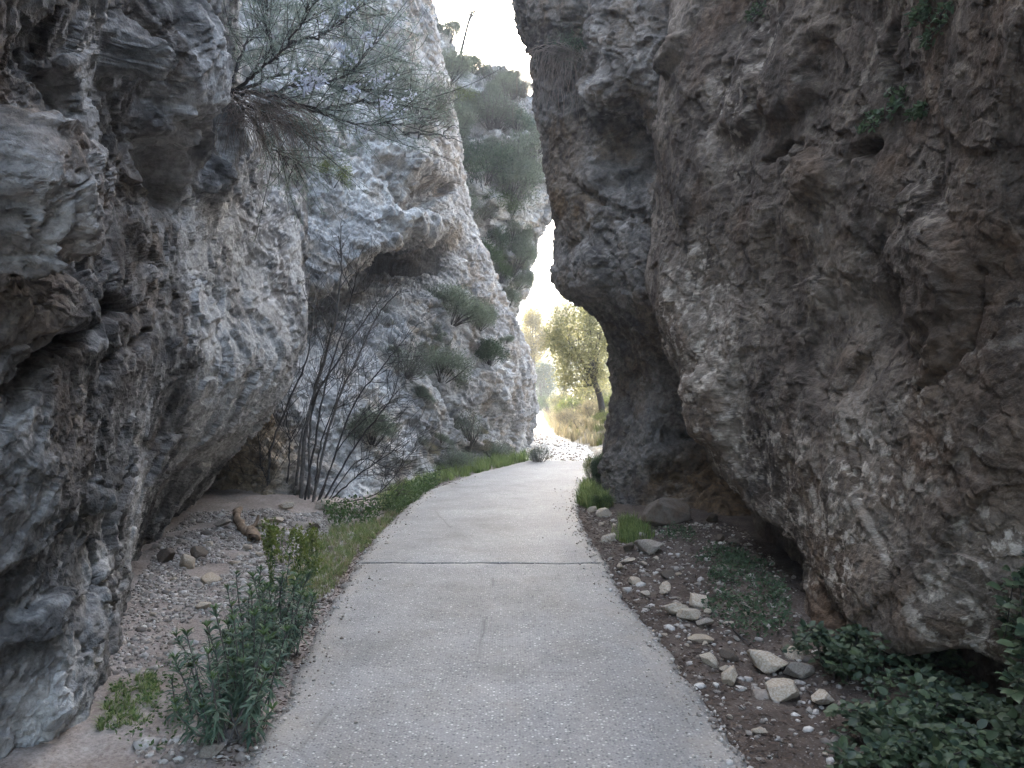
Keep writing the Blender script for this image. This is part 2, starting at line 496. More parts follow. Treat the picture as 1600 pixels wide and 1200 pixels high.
def make_disp(big, f1, f2, f3, fine, bed=(1, 1, 1.8), rot=(.5, .3), sc=1.0):
    R = rotm(*rot); B = np.array(bed, np.float32)
    def disp(q, stage):
        w = (q.astype(np.float32) @ R) * B
        if stage == 0:
            d = big * fbm(q * .55 / sc, 3)
            d += f1 * facet(w * .95 / sc, 1.1)
            return d
        ww = w + .15 * np.stack([perlin(w * 2.2 + 4), perlin(w * 2.2 + 8), perlin(w * 2.2 + 1)], 1)
        d = f2 * facet(ww * 2.6 / sc, 1.0) * (.6 + .8 * np.clip(perlin(q * .8) + .5, 0, 1))
        d += f3 * facet(ww * 7.0 / sc + 31, 1.0) + .55 * f3 * facet(q * 13.0 / sc + 7, 1.0)
        d += fine * ridged(q * 9.0 / sc, 4)
        return d
    return disp

W = lambda x, y, z: (x, y, z)
# ---- left near rock: dark overhang and the pale face beyond its arris
L1 = [
 [W(-3.2,-4,-.4), W(-2.5,1,-.4), P(-60,1200,3.45), P(90,1150,3.8), P(160,1075,4.4), P(205,915,6.6), P(235,850,8.3), P(280,803,10.3), W(-4.9,11.4,-.3), W(-8,12,-.3)],
 [W(-3.0,-4,.7), W(-2.2,1,.7), P(-60,950,3.15), P(75,925,3.7), P(138,855,4.45), P(200,785,5.85), P(270,738,7.5), P(345,722,9.8), W(-4.7,11.4,.6), W(-8,12.2,.6)],
 [W(-2.9,-4,1.2), W(-2.0,1,1.2), P(-60,760,3.0), P(78,750,3.55), P(155,710,4.35), P(245,660,6.2), P(335,652,7.8), P(424,636,9.85), W(-4.3,11.2,1.2), W(-8,12.3,1.2)],
 [W(-2.8,-4,1.7), W(-1.9,1,1.7), P(-60,600,2.9), P(72,600,3.45), P(155,590,4.2), P(248,560,5.8), P(362,560,7.8), P(464,560,10.4), W(-4.0,12.0,2.0), W(-8,12.8,2)],
 [W(-2.8,-4,2.1), W(-1.9,1,2.1), P(-60,490,2.85), P(65,500,3.4), P(155,490,4.2), P(248,455,6.0), P(370,455,8.6), P(477,450,11.2), W(-3.9,12.7,2.9), W(-8,13.4,3)],
 [W(-2.7,-4,2.5), W(-1.8,1,2.5), P(-60,425,2.8), P(55,432,3.35), P(168,410,4.6), P(268,375,6.5), P(390,360,9.4), P(483,350,11.8), W(-4.1,13.2,3.9), W(-8,14,4)],
 [W(-2.6,-4,2.9), W(-1.7,1,2.9), P(-60,330,2.7), P(60,330,3.3), P(195,315,5.2), P(310,290,7.1), P(390,270,9.8), P(475,255,12.0), W(-4.6,13.4,4.8), W(-8,14.4,4.8)],
 [W(-2.6,-4,3.3), W(-1.7,1,3.3), P(-60,210,2.7), P(70,210,3.5), P(190,195,5.3), P(300,180,6.6), P(352,170,8.3), P(385,160,10.6), W(-5.0,13.2,5.4), W(-8,14.4,5.4)],
 [W(-2.5,-4,3.9), W(-1.6,1,3.9), P(-60,80,2.8), P(70,80,3.6), P(190,85,5.0), P(285,75,6.3), P(350,70,8.2), P(368,60,10.2), W(-5.2,13,6.2), W(-8,14.4,6.2)],
 [W(-2.5,-4,4.6), W(-1.7,1,4.6), P(-60,-80,2.5), P(70,-70,3.2), P(190,-60,4.6), P(280,-60,6.0), P(345,-60,8.0), P(360,-70,10.2), W(-5.3,13,7.4), W(-8,14.4,7.4)],
 [W(-2.8,-4,6.5), W(-1.3,1,6.0), W(-1.4,2.9,5.8), W(-1.5,3.9,6.0), W(-1.8,5.2,6.4), W(-2.3,6.5,7.0), W(-3.2,8.2,7.8), W(-3.9,10.2,8.3), W(-5.6,13,9), W(-9,14.4,9)],
 [W(-4,-4,10), W(-3.5,1,10), W(-3.5,2.9,10), W(-3.5,3.9,10), W(-3.6,5.2,10), W(-3.9,6.5,10.5), W(-4.2,8.2,11), W(-5,10.2,12), W(-7,13,13), W(-10,14.4,14)],
 [W(-9,-4,15), W(-9,1,15), W(-9,2.9,15), W(-9,3.9,15), W(-9,5.2,15), W(-9,6.5,15), W(-9,8.2,16), W(-10,10.2,17), W(-11,13,18), W(-12,14.4,19)],
]
fL1 = [
 bump_f(P(45,315,3.2), (.34,.5,.30), .26, .35), bump_f(P(112,310,3.8), (.15,.3,.26), .14, .4),
 bump_f(P(155,60,4.6), (.13,.3,.36), .24, .35), bump_f(P(165,95,4.6), (.10,.2,.2), .12, .3),
 bump_f(P(250,105,6.0), (.62,.9,.5), .34, .35), bump_f(P(232,200,5.9), (.5,.7,.2), .18, .35),
 bump_f(P(290,205,6.7), (.3,.3,.3), .18, .4),
 bump_f(P(340,200,8.2), (.22,.5,.5), .16, .4), bump_f(P(330,285,7.6), (.3,.4,.25), .16, .4),
 bump_f(P(235,285,6.0), (.7,.9,.36), -.4, .3), bump_f(P(90,150,3.7), (.25,.3,.2), -.14, .3),
 crack_f([P(40,590,3.3), P(65,560,3.4), P(110,535,3.8), P(160,497,4.3), P(210,482,5.2)], .10, .22),
 bump_f(P(95,500,3.7), (.5,.7,.25), .10, .3), bump_f(P(150,760,4.4), (.35,.9,.12), .08, .3),
 crack_f([P(95,690,3.7), P(130,640,4.0), P(150,600,4.2), P(235,520,5.6)], .06, .09),
 crack_f([P(90,1060,3.8), P(110,1010,3.95), P(150,920,4.5), P(180,870,5.1)], .05, .1),
 crack_f([P(60,860,3.5), P(120,800,4.1), P(210,730,5.6), P(290,690,7.0)], .04, .06),
]
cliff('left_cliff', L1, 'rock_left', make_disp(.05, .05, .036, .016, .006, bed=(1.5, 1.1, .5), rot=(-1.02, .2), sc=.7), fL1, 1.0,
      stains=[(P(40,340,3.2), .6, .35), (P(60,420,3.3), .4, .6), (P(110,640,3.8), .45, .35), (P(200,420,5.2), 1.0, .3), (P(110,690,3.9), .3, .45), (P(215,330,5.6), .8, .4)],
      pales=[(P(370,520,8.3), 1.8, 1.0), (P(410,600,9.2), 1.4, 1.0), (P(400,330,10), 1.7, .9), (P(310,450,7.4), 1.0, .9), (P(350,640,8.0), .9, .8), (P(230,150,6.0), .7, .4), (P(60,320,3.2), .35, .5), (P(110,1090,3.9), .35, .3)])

# ---- cliff with the cave beyond it on the left
L3 = [
 [W(-7,9.8,-.3), W(-5.0,10.3,-.3), P(400,797,10.6), P(490,787,11.2), P(580,778,11.9), P(670,748,14.4), P(750,725,17.2), P(816,707,19.8), W(0.1,22.5,-.3), W(-5,25,-.3)],
 [W(-7,10.5,.9), P(290,690,10.9), P(400,690,11.2), P(490,690,12.0), P(580,682,12.9), P(670,670,15.0), P(750,655,17.5), P(821,640,19.9), W(0.2,22.6,1), W(-5,25,1)],
 [W(-7,11.2,2.0), P(290,590,11.6), P(400,590,11.8), P(490,590,12.8), P(580,585,13.8), P(670,580,15.6), P(750,570,17.8), P(817,570,20.0), W(0.1,22.6,2.1), W(-5,25,2)],
 [W(-7,12.0,3.2), P(290,490,12.2), P(400,500,12.7), P(485,510,14.2), P(580,490,15.2), P(670,485,16.4), P(735,480,18.0), P(788,490,20.0), W(-.4,22.6,3.4), W(-5,25,3)],
 [W(-7,12.6,4.2), P(290,420,12.6), P(400,445,13.2), P(490,492,15.6), P(578,436,17.4), P(652,418,17.9), P(718,405,18.3), P(762,405,20.0), W(-.8,22.6,4.8), W(-5,25,5)],
 [W(-7,12.6,4.5), P(290,395,12.5), P(400,420,13.0), P(493,468,15.3), P(588,402,17.0), P(655,388,17.8), P(710,372,18.2), P(746,385,20.0), W(-1,22.6,5.1), W(-5,25,5.5)],
 [W(-7,12.6,4.8), P(290,375,12.4), P(400,395,12.8), P(494,456,13.2), P(586,390,14.3), P(655,374,15.9), P(704,350,17.6), P(735,368,19.9), W(-1.2,22.6,5.3), W(-5,25,5.9)],
 [W(-7,12.6,5.0), P(290,365,12.4), P(400,380,12.7), P(494,438,12.9), P(586,374,14.0), P(656,352,15.6), P(702,336,17.4), P(730,352,19.9), W(-1.3,22.6,5.6), W(-5,25,6.1)],
 [W(-7,12.8,6.0), P(290,280,12.6), P(400,290,12.9), P(490,320,13.4), P(580,300,14.7), P(650,285,16.3), P(697,275,18.0), P(718,275,20.0), W(-1.5,22.6,6.6), W(-5,25,8)],
 [W(-7,13.4,7.6), P(290,150,13.2), P(400,150,13.6), P(490,150,14.6), P(570,150,15.8), P(640,140,17.0), P(676,140,18.3), P(699,140,20.0), W(-1.9,22.8,8.6), W(-5,25,10)],
 [W(-7,14.2,9.4), P(280,0,14.0), P(380,0,14.5), P(480,0,15.4), P(560,0,16.6), P(612,0,17.6), P(646,0,18.7), P(670,0,20.0), W(-2.4,23,10.6), W(-6,25,12)],
 [W(-8,15,12), P(260,-200,14.8), P(360,-200,15.3), P(460,-200,16.2), P(540,-200,17.2), P(595,-200,18.2), P(630,-200,19.2), P(655,-200,20.4), W(-3,23.5,14), W(-7,25,15)],
 [W(-9,16,16), P(240,-460,15.8), P(340,-460,16.3), P(440,-460,17.0), P(520,-460,18.0), P(575,-460,19.0), P(610,-460,20.0), P(635,-460,21.2), W(-4,24.5,18), W(-8,26,18)],
 [W(-10,18,22), W(-9,18,22), W(-8.5,18.5,22), W(-8,19,22), W(-7.5,20,22), W(-7,21,22), W(-6.5,22,22), W(-6.2,23,22), W(-6,26,22), W(-9,27,22)],
 [W(-16,22,26), W(-15,22,26), W(-14,23,26), W(-13,24,26), W(-12,25,26), W(-11,26,26), W(-11,26,26), W(-10,27,26), W(-10,28,26), W(-11,29,25)],
]
fL3 = [
 crack_f([P(575,372,14.4), P(620,330,15.4), P(660,305,16.4), P(700,290,17.8), P(722,288,19.5)], .26, .5),
 bump_f(P(608,414,17.2), (.75,2.2,.25), -2.0, .35, .3), bump_f(P(510,470,14.2), (.5,.9,.5), -.5, .5),
 bump_f(P(640,345,15.6), (.9,1.2,.35), .3, .5), bump_f(P(640,220,16.4), (1.4,1.8,1.1), .35, .4),
 crack_f([P(540,240,14.6), P(600,215,15.6), P(690,225,17.5)], .2, .2),
 crack_f([P(480,330,13.4), P(470,270,13.6), P(455,180,14.2)], .2, .3),
 bump_f(P(660,640,14.9), (1.0,1.0,.5), .25, .3), bump_f(P(770,600,18.3), (.7,1,.9), .25, .3),
 crack_f([P(640,560,15.4), P(700,640,16.0), P(740,700,17.0)], .22, .22),
 bump_f(P(330,740,10.8), (.9,.6,.6), -.5, .4),
]
cliff('cave_cliff', L3, 'rock_cave', make_disp(.11, .085, .06, .032, .014, bed=(1, 1, 1.9), rot=(.15, .45), sc=1.0), fL3, 1.0,
      stains=[(P(330,740,10.8), 1.3, .95), (P(590,420,15.6), .9, .5), (P(660,480,16), .8, .3), (P(590,700,13), .9, .25)],
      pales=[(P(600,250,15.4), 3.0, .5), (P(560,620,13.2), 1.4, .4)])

# ---- far wooded cliff on the left
L4 = [
 [W(-6,24,-.4), P(640,690,24.5), P(720,690,26), P(770,690,27.5), P(796,690,29), W(-.9,31,-.4), W(-5,34,-.4)],
 [W(-6,24.5,2), P(640,560,25), P(720,560,26.5), P(770,560,28), P(802,560,29.5), W(-.7,31.5,2.3), W(-5,34,2.3)],
 [W(-6,24.8,4), P(640,470,25.2), P(720,470,26.7), P(775,470,28), P(808,470,29.3), W(-.3,31.5,4.5), W(-5,34,4.5)],
 [W(-6,25,6), P(640,370,25.2), P(720,370,26.5), P(790,370,28), P(830,375,29.3), W(.5,31.5,6.8), W(-5,34,6.8)],
 [W(-6,25.2,8), P(640,280,25.4), P(720,290,26.5), P(800,290,27.8), P(852,300,29), W(1.0,31.5,8.6), W(-5,34,8.6)],
 [W(-6,25.6,10), P(640,190,25.8), P(720,210,27), P(795,215,28), P(860,230,29.2), W(1.2,31.5,10.2), W(-5,34,10.2)],
 [W(-6,26.4,12), P(640,90,26.4), P(715,135,27.6), P(790,150,28.6), P(845,175,29.8), W(.8,32,11.4), W(-5,34.5,11.4)],
 [W(-6,27,14), P(630,-30,27), P(692,60,28.4), P(745,118,29.4), P(815,145,30.8), W(.4,33,12), W(-5,35,12)],
 [W(-6,28.6,16), P(620,-90,28.4), P(680,35,30), P(730,110,31), P(800,142,32.4), W(-.2,34,12), W(-5,36,12)],
 [W(-8,34,17), W(-6,34,16), W(-4,35,14), W(-2,35.5,12.5), W(-1,35.5,12), W(-1,35.5,11.5), W(-5,38,10)],
]
cliff('far_cliff', L4, 'rock_far', make_disp(.3, .25, .13, .06, .03, rot=(.2, .35), sc=1.7),
      [bump_f(P(800,225,28), (1.2,1.5,.5), .4, .4), crack_f([P(770,215,28), P(810,210,28), P(840,195,29)], .3, .4)], 1.2)

# ---- right rock, far part, leaning over the path
R1 = [
 [W(6,17,-.3), W(3.2,15.5,-.3), P(960,775,13.2), P(952,792,11.6), P(1000,800,10.7), P(1080,806,10.2), P(1160,822,9.5), W(5,9.2,-.3)],
 [W(6,17,.7), W(3.0,15.5,.7), P(946,715,13.2), P(945,715,12.0), P(1000,722,11.0), P(1080,722,11.0), P(1150,722,10.6), W(5,10,.7)],
 [W(6,17,1.7), W(3.1,15.5,1.7), P(969,600,13.2), P(968,602,12.2), P(1010,606,11.3), P(1070,620,11.3), P(1130,640,10.7), W(5,10,1.6)],
 [W(6,17,2.2), W(3.0,15.5,2.2), P(962,545,13.2), P(961,545,12.0), P(1000,542,11.1), P(1060,560,10.8), P(1130,580,10.3), W(5,10,2.2)],
 [W(6,17,2.7), W(2.8,15.5,2.7), P(936,490,13.0), P(938,490,11.8), P(980,488,10.9), P(1040,500,10.3), P(1120,500,9.9), W(5,10,2.8)],
 [W(6,17,3.3), W(2.6,15.5,3.2), P(888,442,13.2), P(886,445,12.0), P(940,430,10.9), P(1010,420,10.3), P(1110,420,9.9), W(5,10,3.4)],
 [W(6,17,4.2), W(2.6,15.5,4.1), P(876,345,13.4), P(878,345,12.2), P(930,340,11.1), P(1000,330,10.5), P(1110,330,9.9), W(5,10,4.2)],
 [W(6,17,5.2), W(2.5,15.5,5.2), P(860,245,13.6), P(860,245,12.5), P(920,225,11.4), P(1000,220,10.9), P(1100,220,9.9), W(5,10,5.2)],
 [W(6,17,6.5), W(2.4,15.5,6.5), P(842,100,13.8), P(843,100,12.7), P(915,92,11.3), P(985,100,10.3), P(1090,100,9.8), W(5,10,6.2)],
 [W(6,17,7.8), W(2.3,15.6,7.8), P(816,0,14.0), P(818,0,12.8), P(900,-10,11.4), P(980,-10,10.4), P(1090,-10,9.8), W(5,10,7.2)],
 [W(6.4,17,10.4), W(2.8,15.8,10.4), P(815,-250,14.4), P(818,-250,13.2), P(925,-250,11.6), P(1010,-250,10.6), P(1110,-250,10.1), W(5,10,9)],
 [W(8,18,13), W(5.0,17,13), W(3.2,15.4,13), W(2.8,14,13), W(3.0,12.2,13), W(3.6,11.2,13), W(4.4,10.6,13), W(7,10,12)],
 [W(11,20,16), W(10,19,16), W(9,17,16), W(8.5,15,16), W(8.5,13,16), W(8.5,12,16), W(9,11,16), W(10,10.5,15)],
]
fR1 = [
 bump_f(P(985,250,10.9), (.6,.8,.8), -.25, .2), bump_f(P(950,150,11.0), (.5,.6,.55), .3, .4),
 bump_f(P(1080,690,10.8), (.7,.6,.9), -.35, .3), bump_f(P(930,420,11.2), (.6,.6,.4), .2, .4),
 crack_f([P(905,300,11.4), P(940,320,11.0), P(1000,325,10.5)], .1, .15),
 bump_f(P(905,30,11.6), (.25,.6,.8), -.25, .4),
]
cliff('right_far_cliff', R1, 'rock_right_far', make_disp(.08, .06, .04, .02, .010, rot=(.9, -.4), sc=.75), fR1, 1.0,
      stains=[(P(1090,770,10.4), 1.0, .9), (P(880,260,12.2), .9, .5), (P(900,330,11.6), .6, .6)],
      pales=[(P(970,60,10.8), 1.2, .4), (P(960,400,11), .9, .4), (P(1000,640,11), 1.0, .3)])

# ---- right near rock, bulging over an undercut
R2 = [
 [W(3.2,-4,-.3), W(2.9,1,-.3), W(2.72,2.6,-.3), W(2.5,4.0,-.25), W(2.4,4.8,-.25), W(2.0,5.45,-.25), W(2.55,7.0,-.25), W(2.7,8.7,-.25), W(3.6,10.3,-.3), W(7,11,-.3)],
 [W(3.1,-4,.1), W(2.8,1,.1), W(2.65,2.6,.1), W(2.46,4.0,.1), W(2.5,4.85,.25), W(2.1,5.6,.4), W(2.55,7.0,.45), W(2.6,8.6,.6), W(3.5,10.2,.6), W(7,11,.6)],
 [W(3.05,-4,.3), W(2.75,1,.3), W(2.62,2.6,.3), W(2.45,4.0,.25), W(2.55,4.85,.5), W(2.4,5.75,.74), W(2.65,7.0,.88), W(2.65,8.6,1.05), W(3.2,10.0,.9), W(7,11,.8)],
 [W(3.0,-4,.5), W(2.7,1,.5), W(2.58,2.6,.45), P(1540,1010,3.9), P(1392,1012,4.4), P(1302,928,5.2), P(1236,848,6.1), P(1152,770,7.2), W(2.75,9.4,.9), W(7,11,1)],
 [W(3.0,-4,1.0), W(2.5,1,1.0), P(1700,850,3.4), P(1530,860,3.8), P(1400,850,4.4), P(1300,800,5.15), P(1200,740,6.2), P(1112,700,7.4), W(2.5,9.4,1.5), W(7,11,1.5)],
 [W(3.0,-4,1.6), W(2.4,1,1.6), P(1700,650,3.3), P(1530,650,3.8), P(1400,640,4.5), P(1280,620,5.4), P(1170,600,6.5), P(1068,590,7.8), W(2.3,9.7,2.2), W(7,11,2.2)],
 [W(3.0,-4,2.2), W(2.4,1,2.2), P(1700,450,3.3), P(1530,450,3.8), P(1400,440,4.6), P(1280,440,5.6), P(1150,450,6.9), P(1032,470,8.2), W(2.1,9.9,3.0), W(7,11,3)],
 [W(2.9,-4,2.7), W(2.3,1,2.7), P(1700,300,3.2), P(1530,310,3.75), P(1390,310,4.6), P(1270,320,5.5), P(1150,340,6.8), P(1046,345,8.1), W(2.2,9.9,3.8), W(7,11,3.8)],
 [W(2.8,-4,3.2), W(2.2,1,3.2), P(1700,150,3.1), P(1530,170,3.7), P(1390,180,4.6), P(1270,190,5.5), P(1150,200,6.8), P(1043,205,8.1), W(2.2,9.9,4.8), W(7,11,4.8)],
 [W(2.7,-4,3.8), W(2.1,1,3.8), P(1700,-50,3.0), P(1530,-30,3.6), P(1390,-10,4.5), P(1280,0,5.5), P(1170,0,6.7), P(1070,0,8.0), W(2.4,9.9,6.0), W(7,11,6)],
 [W(2.7,-4,5.0), W(2.1,1,4.8), W(1.9,2.9,4.8), W(1.8,3.7,5.0), W(1.75,4.6,5.3), W(1.8,5.6,5.8), W(1.9,6.8,6.6), W(2.0,8.0,7.4), W(2.6,10,8), W(7,11,8)],
 [W(3.6,-4,7.6), W(3.2,1,7.6), W(2.9,2.9,7.6), W(2.8,3.7,7.6), W(2.9,4.6,8), W(3.1,5.6,8.6), W(3.5,6.8,9.4), W(3.8,8.0,10), W(4.4,10,11), W(8,11,11)],
 [W(9,-4,11), W(9,1,11), W(9,2.9,11), W(9,3.7,11), W(9,4.6,12), W(9,5.6,13), W(9,6.8,14), W(9,8.0,15), W(9,10,16), W(12,11,16)],
]
fR2 = [
 crack_f([P(1190,262,6.4), P(1215,238,6.1), P(1260,235,5.7), P(1310,232,5.3), P(1365,240,4.8)], .07, .16),
 bump_f(P(1290,275,5.5), (.4,.5,.2), .14, .4), bump_f(P(1240,100,5.9), (.5,.7,.5), .14, .3),
 bump_f(P(1160,130,6.7), (.4,.5,.6), .16, .4), bump_f(P(1320,520,5.0), (.7,.9,.5), -.14, .3),
 bump_f(P(1100,640,7.2), (.4,.6,.5), .12, .3), bump_f(P(1450,420,4.3), (.3,.5,.5), .12, .4),
 crack_f([P(1385,130,4.6), P(1360,100,4.7), P(1375,40,4.6)], .06, .1),
 crack_f([P(1530,420,3.8), P(1500,540,3.95), P(1440,620,4.3)], .05, .05),
 bump_f(P(1070,85,8.0), (.25,.4,.2), .15, .4),
]
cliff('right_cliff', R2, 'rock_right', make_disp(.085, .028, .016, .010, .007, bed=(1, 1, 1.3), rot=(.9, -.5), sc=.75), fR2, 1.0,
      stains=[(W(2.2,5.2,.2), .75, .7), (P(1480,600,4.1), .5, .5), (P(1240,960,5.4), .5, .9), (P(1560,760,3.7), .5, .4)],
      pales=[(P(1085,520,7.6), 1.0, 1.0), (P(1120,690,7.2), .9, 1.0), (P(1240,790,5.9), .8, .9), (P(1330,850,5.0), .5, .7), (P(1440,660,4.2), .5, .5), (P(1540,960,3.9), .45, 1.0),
             (P(1590,900,3.7), .4, 1.0), (P(1360,770,4.8), .6, .8), (P(1170,150,6.7), .8, .4)])

# ------------------------------------------------------------------ ground and path
_pl = np.array([(-6,-1.15),(3.45,-1.18),(4.13,-1.18),(4.6,-1.23),(5.59,-1.335),(6.66,-1.38),(7.4,-1.45),(8.8,-1.47),(10.4,-1.45),(12.5,-1.33),(14.8,-.71),(16.4,-.05),(17.3,.3),(20,.25),(25,.2),(35,.4),(50,.8),(70,-1)])
_pr = np.array([(-6,1.05),(3.45,1.03),(4.13,1.026),(4.6,.98),(5.07,.96),(5.59,.91),(6.66,.845),(7.4,.885),(8.8,.82),(10.4,.845),(12.05,1.02),(14.8,1.39),(17.3,1.68),(20,2.0),(21.8,2.05),(23.5,1.7),(26,1.45),(34.5,1.45),(46,1.75),(70,2.4)])
def pxl(y): return np.interp(y, _pl[:, 0], _pl[:, 1])
def pxr(y): return np.interp(y, _pr[:, 0], _pr[:, 1])

def ground_base(x, y):
    l = pxl(y) - x; r = x - pxr(y)
    z = np.full(x.shape, -.035)
    inside = np.minimum(-l, -r)
    z = np.where(inside > .05, -.10, np.where(inside > 0, -.035 - .065 * inside / .05, z))
    z = z + .075 * sstep(.2, 2.4, l) * (y < 40) + .10 * sstep(.35, 1.3, r) * (y < 13)
    z = z + .12 * sstep(.5, 1.8, l) * sstep(7, 10, y)
    z = z + sstep(18, 24, y) * sstep(.0, .8, r) * (.12 + .22 * np.clip(r, 0, 8)) * sstep(200, 60, y)
    z = z + sstep(60, 200, y) * (y - 60) * .03
    return z
def ground_z(x, y):
    x = np.atleast_1d(np.asarray(x, float)); y = np.atleast_1d(np.asarray(y, float))
    p = np.stack([x, y, x * 0], 1)
    return ground_base(x, y) + .028 * fbm(p * 2.0, 4)
def gz(x, y): return float(ground_z(x, y)[0])

xs = np.concatenate([-np.geomspace(1500, 5.2, 40), np.arange(-5, 5.01, .028), np.geomspace(5.2, 1500, 40)])
ys = [-200, -60, -20, -8, -4, -2, 0, 1, 2, 2.6]
y = 2.8
while y < 26: ys.append(y); y *= 1.0062
while y < 3000: ys.append(y); y *= 1.05
ys = np.array(ys)
X, Yg = np.meshgrid(xs, ys)
p = np.stack([X.ravel(), Yg.ravel(), X.ravel() * 0], 1)
off = np.minimum(p[:, 0] - pxl(p[:, 1]), pxr(p[:, 1]) - p[:, 0]) < 0.02
z = ground_z(p[:, 0], p[:, 1]) + np.where(off, .012 * ridged(p * 11, 3) - .006 + .012 * facet(p * 16) * .6, 0) * (np.abs(p[:, 0]) < 6) * (p[:, 1] < 30)
z = np.where((off) & (p[:, 1] < 17.5) & (np.minimum(np.abs(p[:, 0] - pxl(p[:, 1])), np.abs(p[:, 0] - pxr(p[:, 1]))) < .12), np.minimum(z, -.02), z)
p[:, 2] = z
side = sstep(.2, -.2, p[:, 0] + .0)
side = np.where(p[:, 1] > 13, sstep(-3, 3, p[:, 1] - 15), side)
far = sstep(16, 20, p[:, 1])
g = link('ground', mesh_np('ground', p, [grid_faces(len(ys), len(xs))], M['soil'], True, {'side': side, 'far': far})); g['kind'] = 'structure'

def slab(y0, y1, nm, ny, mat, top=.0, j=.03, th=.09, zj=.0):
    yy = np.linspace(y0, y1, ny); xx = np.linspace(0, 1, 90)
    jl = j * fbm(np.stack([yy * 3.1, yy * 0 + 2, yy * 0], 1), 6, g=.72); jr = j * 1.3 * fbm(np.stack([yy * 2.7, yy * 0 + 7, yy * 0], 1), 6, g=.72)
    a = pxl(yy) + jl; b = pxr(yy) + jr
    Xs = a[:, None] + (b - a)[:, None] * xx[None, :]
    Ys = np.repeat(yy[:, None], 90, 1)
    w = np.zeros_like(Ys); w[0] = 1; w[-1] = 1
    Ys = Ys + w * .04 * fbm(np.stack([Xs.ravel() * 4, Ys.ravel() * 0 + y0, Xs.ravel() * 0], 1), 4).reshape(Xs.shape)
    pp = np.stack([Xs.ravel(), Ys.ravel(), Xs.ravel() * 0], 1)
    Z = top + .006 * fbm(pp * 1.2, 3) + zj * fbm(pp * 4.0, 4)
    e = np.minimum(Xs - a[:, None], b[:, None] - Xs).ravel()
    Z = Z - .02 * sstep(.05, 0, e)
    pp[:, 2] = Z
    n = len(pp)
    low = pp.copy(); low[:, 2] = top - th
    idx = np.arange(n).reshape(ny, 90)
    ring = np.concatenate([idx[0, :], idx[1:, -1], idx[-1, -2::-1], idx[-2:0:-1, 0]])
    nx = np.roll(ring, -1)
    skirt = np.stack([ring, ring + n, nx + n, nx], 1)
    edge = sstep(.3, 0, e + .12 * perlin(pp * 3))
    return link(nm, mesh_np(nm, np.concatenate([pp, low]), [grid_faces(ny, 90), skirt], M[mat], False, {'edge': np.concatenate([edge, edge])}))
for (a, b, ny) in ((-4, 7.375, 260), (7.412, 17.3, 220)):
    o = slab(a, b, 'path', ny, 'concrete'); o['kind'] = 'structure'
o = slab(17.34, 66, 'track', 300, 'track', -.02, .1, .1, .03); o['kind'] = 'structure'
print('ground', round(time.time() - T0, 1))
hx = np.linspace(-90, 110, 120); hy = np.concatenate([np.linspace(75, 200, 60), np.linspace(210, 420, 16)])
HX, HY = np.meshgrid(hx, hy)
hp = np.stack([HX.ravel(), HY.ravel(), HX.ravel() * 0], 1)
hz = 20 * sstep(75, 175, hp[:, 1]) * (1 + .012 * (hp[:, 0] - 5) * -1) + 3.5 * fbm(hp * .03, 4) - 1 + sstep(60, 200, hp[:, 1]) * 3
hp[:, 2] = hz
hm = NT('scrub_slope'); hm.done(hm.bsdf(hm.mix(hm.ramp(hm.noise(.25, 6, .65), [(.38, 0.0), (.62, 1.0)]), (.075, .09, .045), (.2, .18, .12)), .95))
o = link('hill', mesh_np('hill', hp, [grid_faces(len(hy), len(hx))], hm.m, True)); o['kind'] = 'structure'

# ------------------------------------------------------------------ loose stones
def gp(px, py):
    """point of the ground seen at that place of the picture"""
    Y = EYE * F / (py - 600.0); x = (px - 800.0) / F * Y
    for _ in range(3):
        Y = (EYE - gz(x, Y)) * F / (py - 600.0); x = (px - 800.0) / F * Y
    return x, Y, gz(x, Y)

import bmesh
def ico(sub):
    bm = bmesh.new(); bmesh.ops.create_icosphere(bm, subdivisions=sub, radius=1.0)
    bm.verts.ensure_lookup_table()
    V = np.array([v.co[:] for v in bm.verts]); Fc = np.array([[v.index for v in f.verts] for f in bm.faces]); bm.free()
    return V, Fc
def stone_geo(seed, sub=4, cuts=15, rough=.045):
    rs = np.random.RandomState(seed); V, Fc = ico(sub)
    V = V * (1 + .10 * perlin(V * 1.3 + seed))[:, None]
    for k in range(cuts):
        nrm = norm(rs.normal(size=3)); d = rs.uniform(.44, .8)
        h = V @ nrm - d
        V = V - np.maximum(h, 0)[:, None] * nrm * .94
    V = V * (1 + rough * fbm(V * 3 + seed, 3) + rough * .5 * perlin(V * 11))[:, None]
    V = V * np.array((1, rs.uniform(.7, .95), rs.uniform(.55, .8)))
    return V / np.abs(V[:, 0]).max(), Fc
STONES = {}
for mk in ('stone_pale', 'stone_grey', 'stone_brown'):
    for k in range(6):
        V, Fc = stone_geo(100 + k * 7 + len(mk)); STONES[mk, k] = mesh_np('stone', V, [Fc], M[mk], True)
rsS = np.random.RandomState(5)
def stone(px, py, wpx, kind, label, group=None, rot=None, tall=1.0, var=None):
    x, Y, z = gp(px, py + wpx * .2)
    r = wpx * .5 * Y / F
    o = link('stone', STONES['stone_' + kind, rsS.randint(6) if var is None else var])
    o.scale = (r * 1.06, r * rsS.uniform(.8, 1.05), r * rsS.uniform(.8, 1.05) * tall)
    o.rotation_euler = rot or (rsS.uniform(-.25, .25), rsS.uniform(-.25, .25), rsS.uniform(0, 6.28))
    o.location = (x, Y + r * .3, z + r * .42 * tall)
    return tag(o, label, 'stone', group)

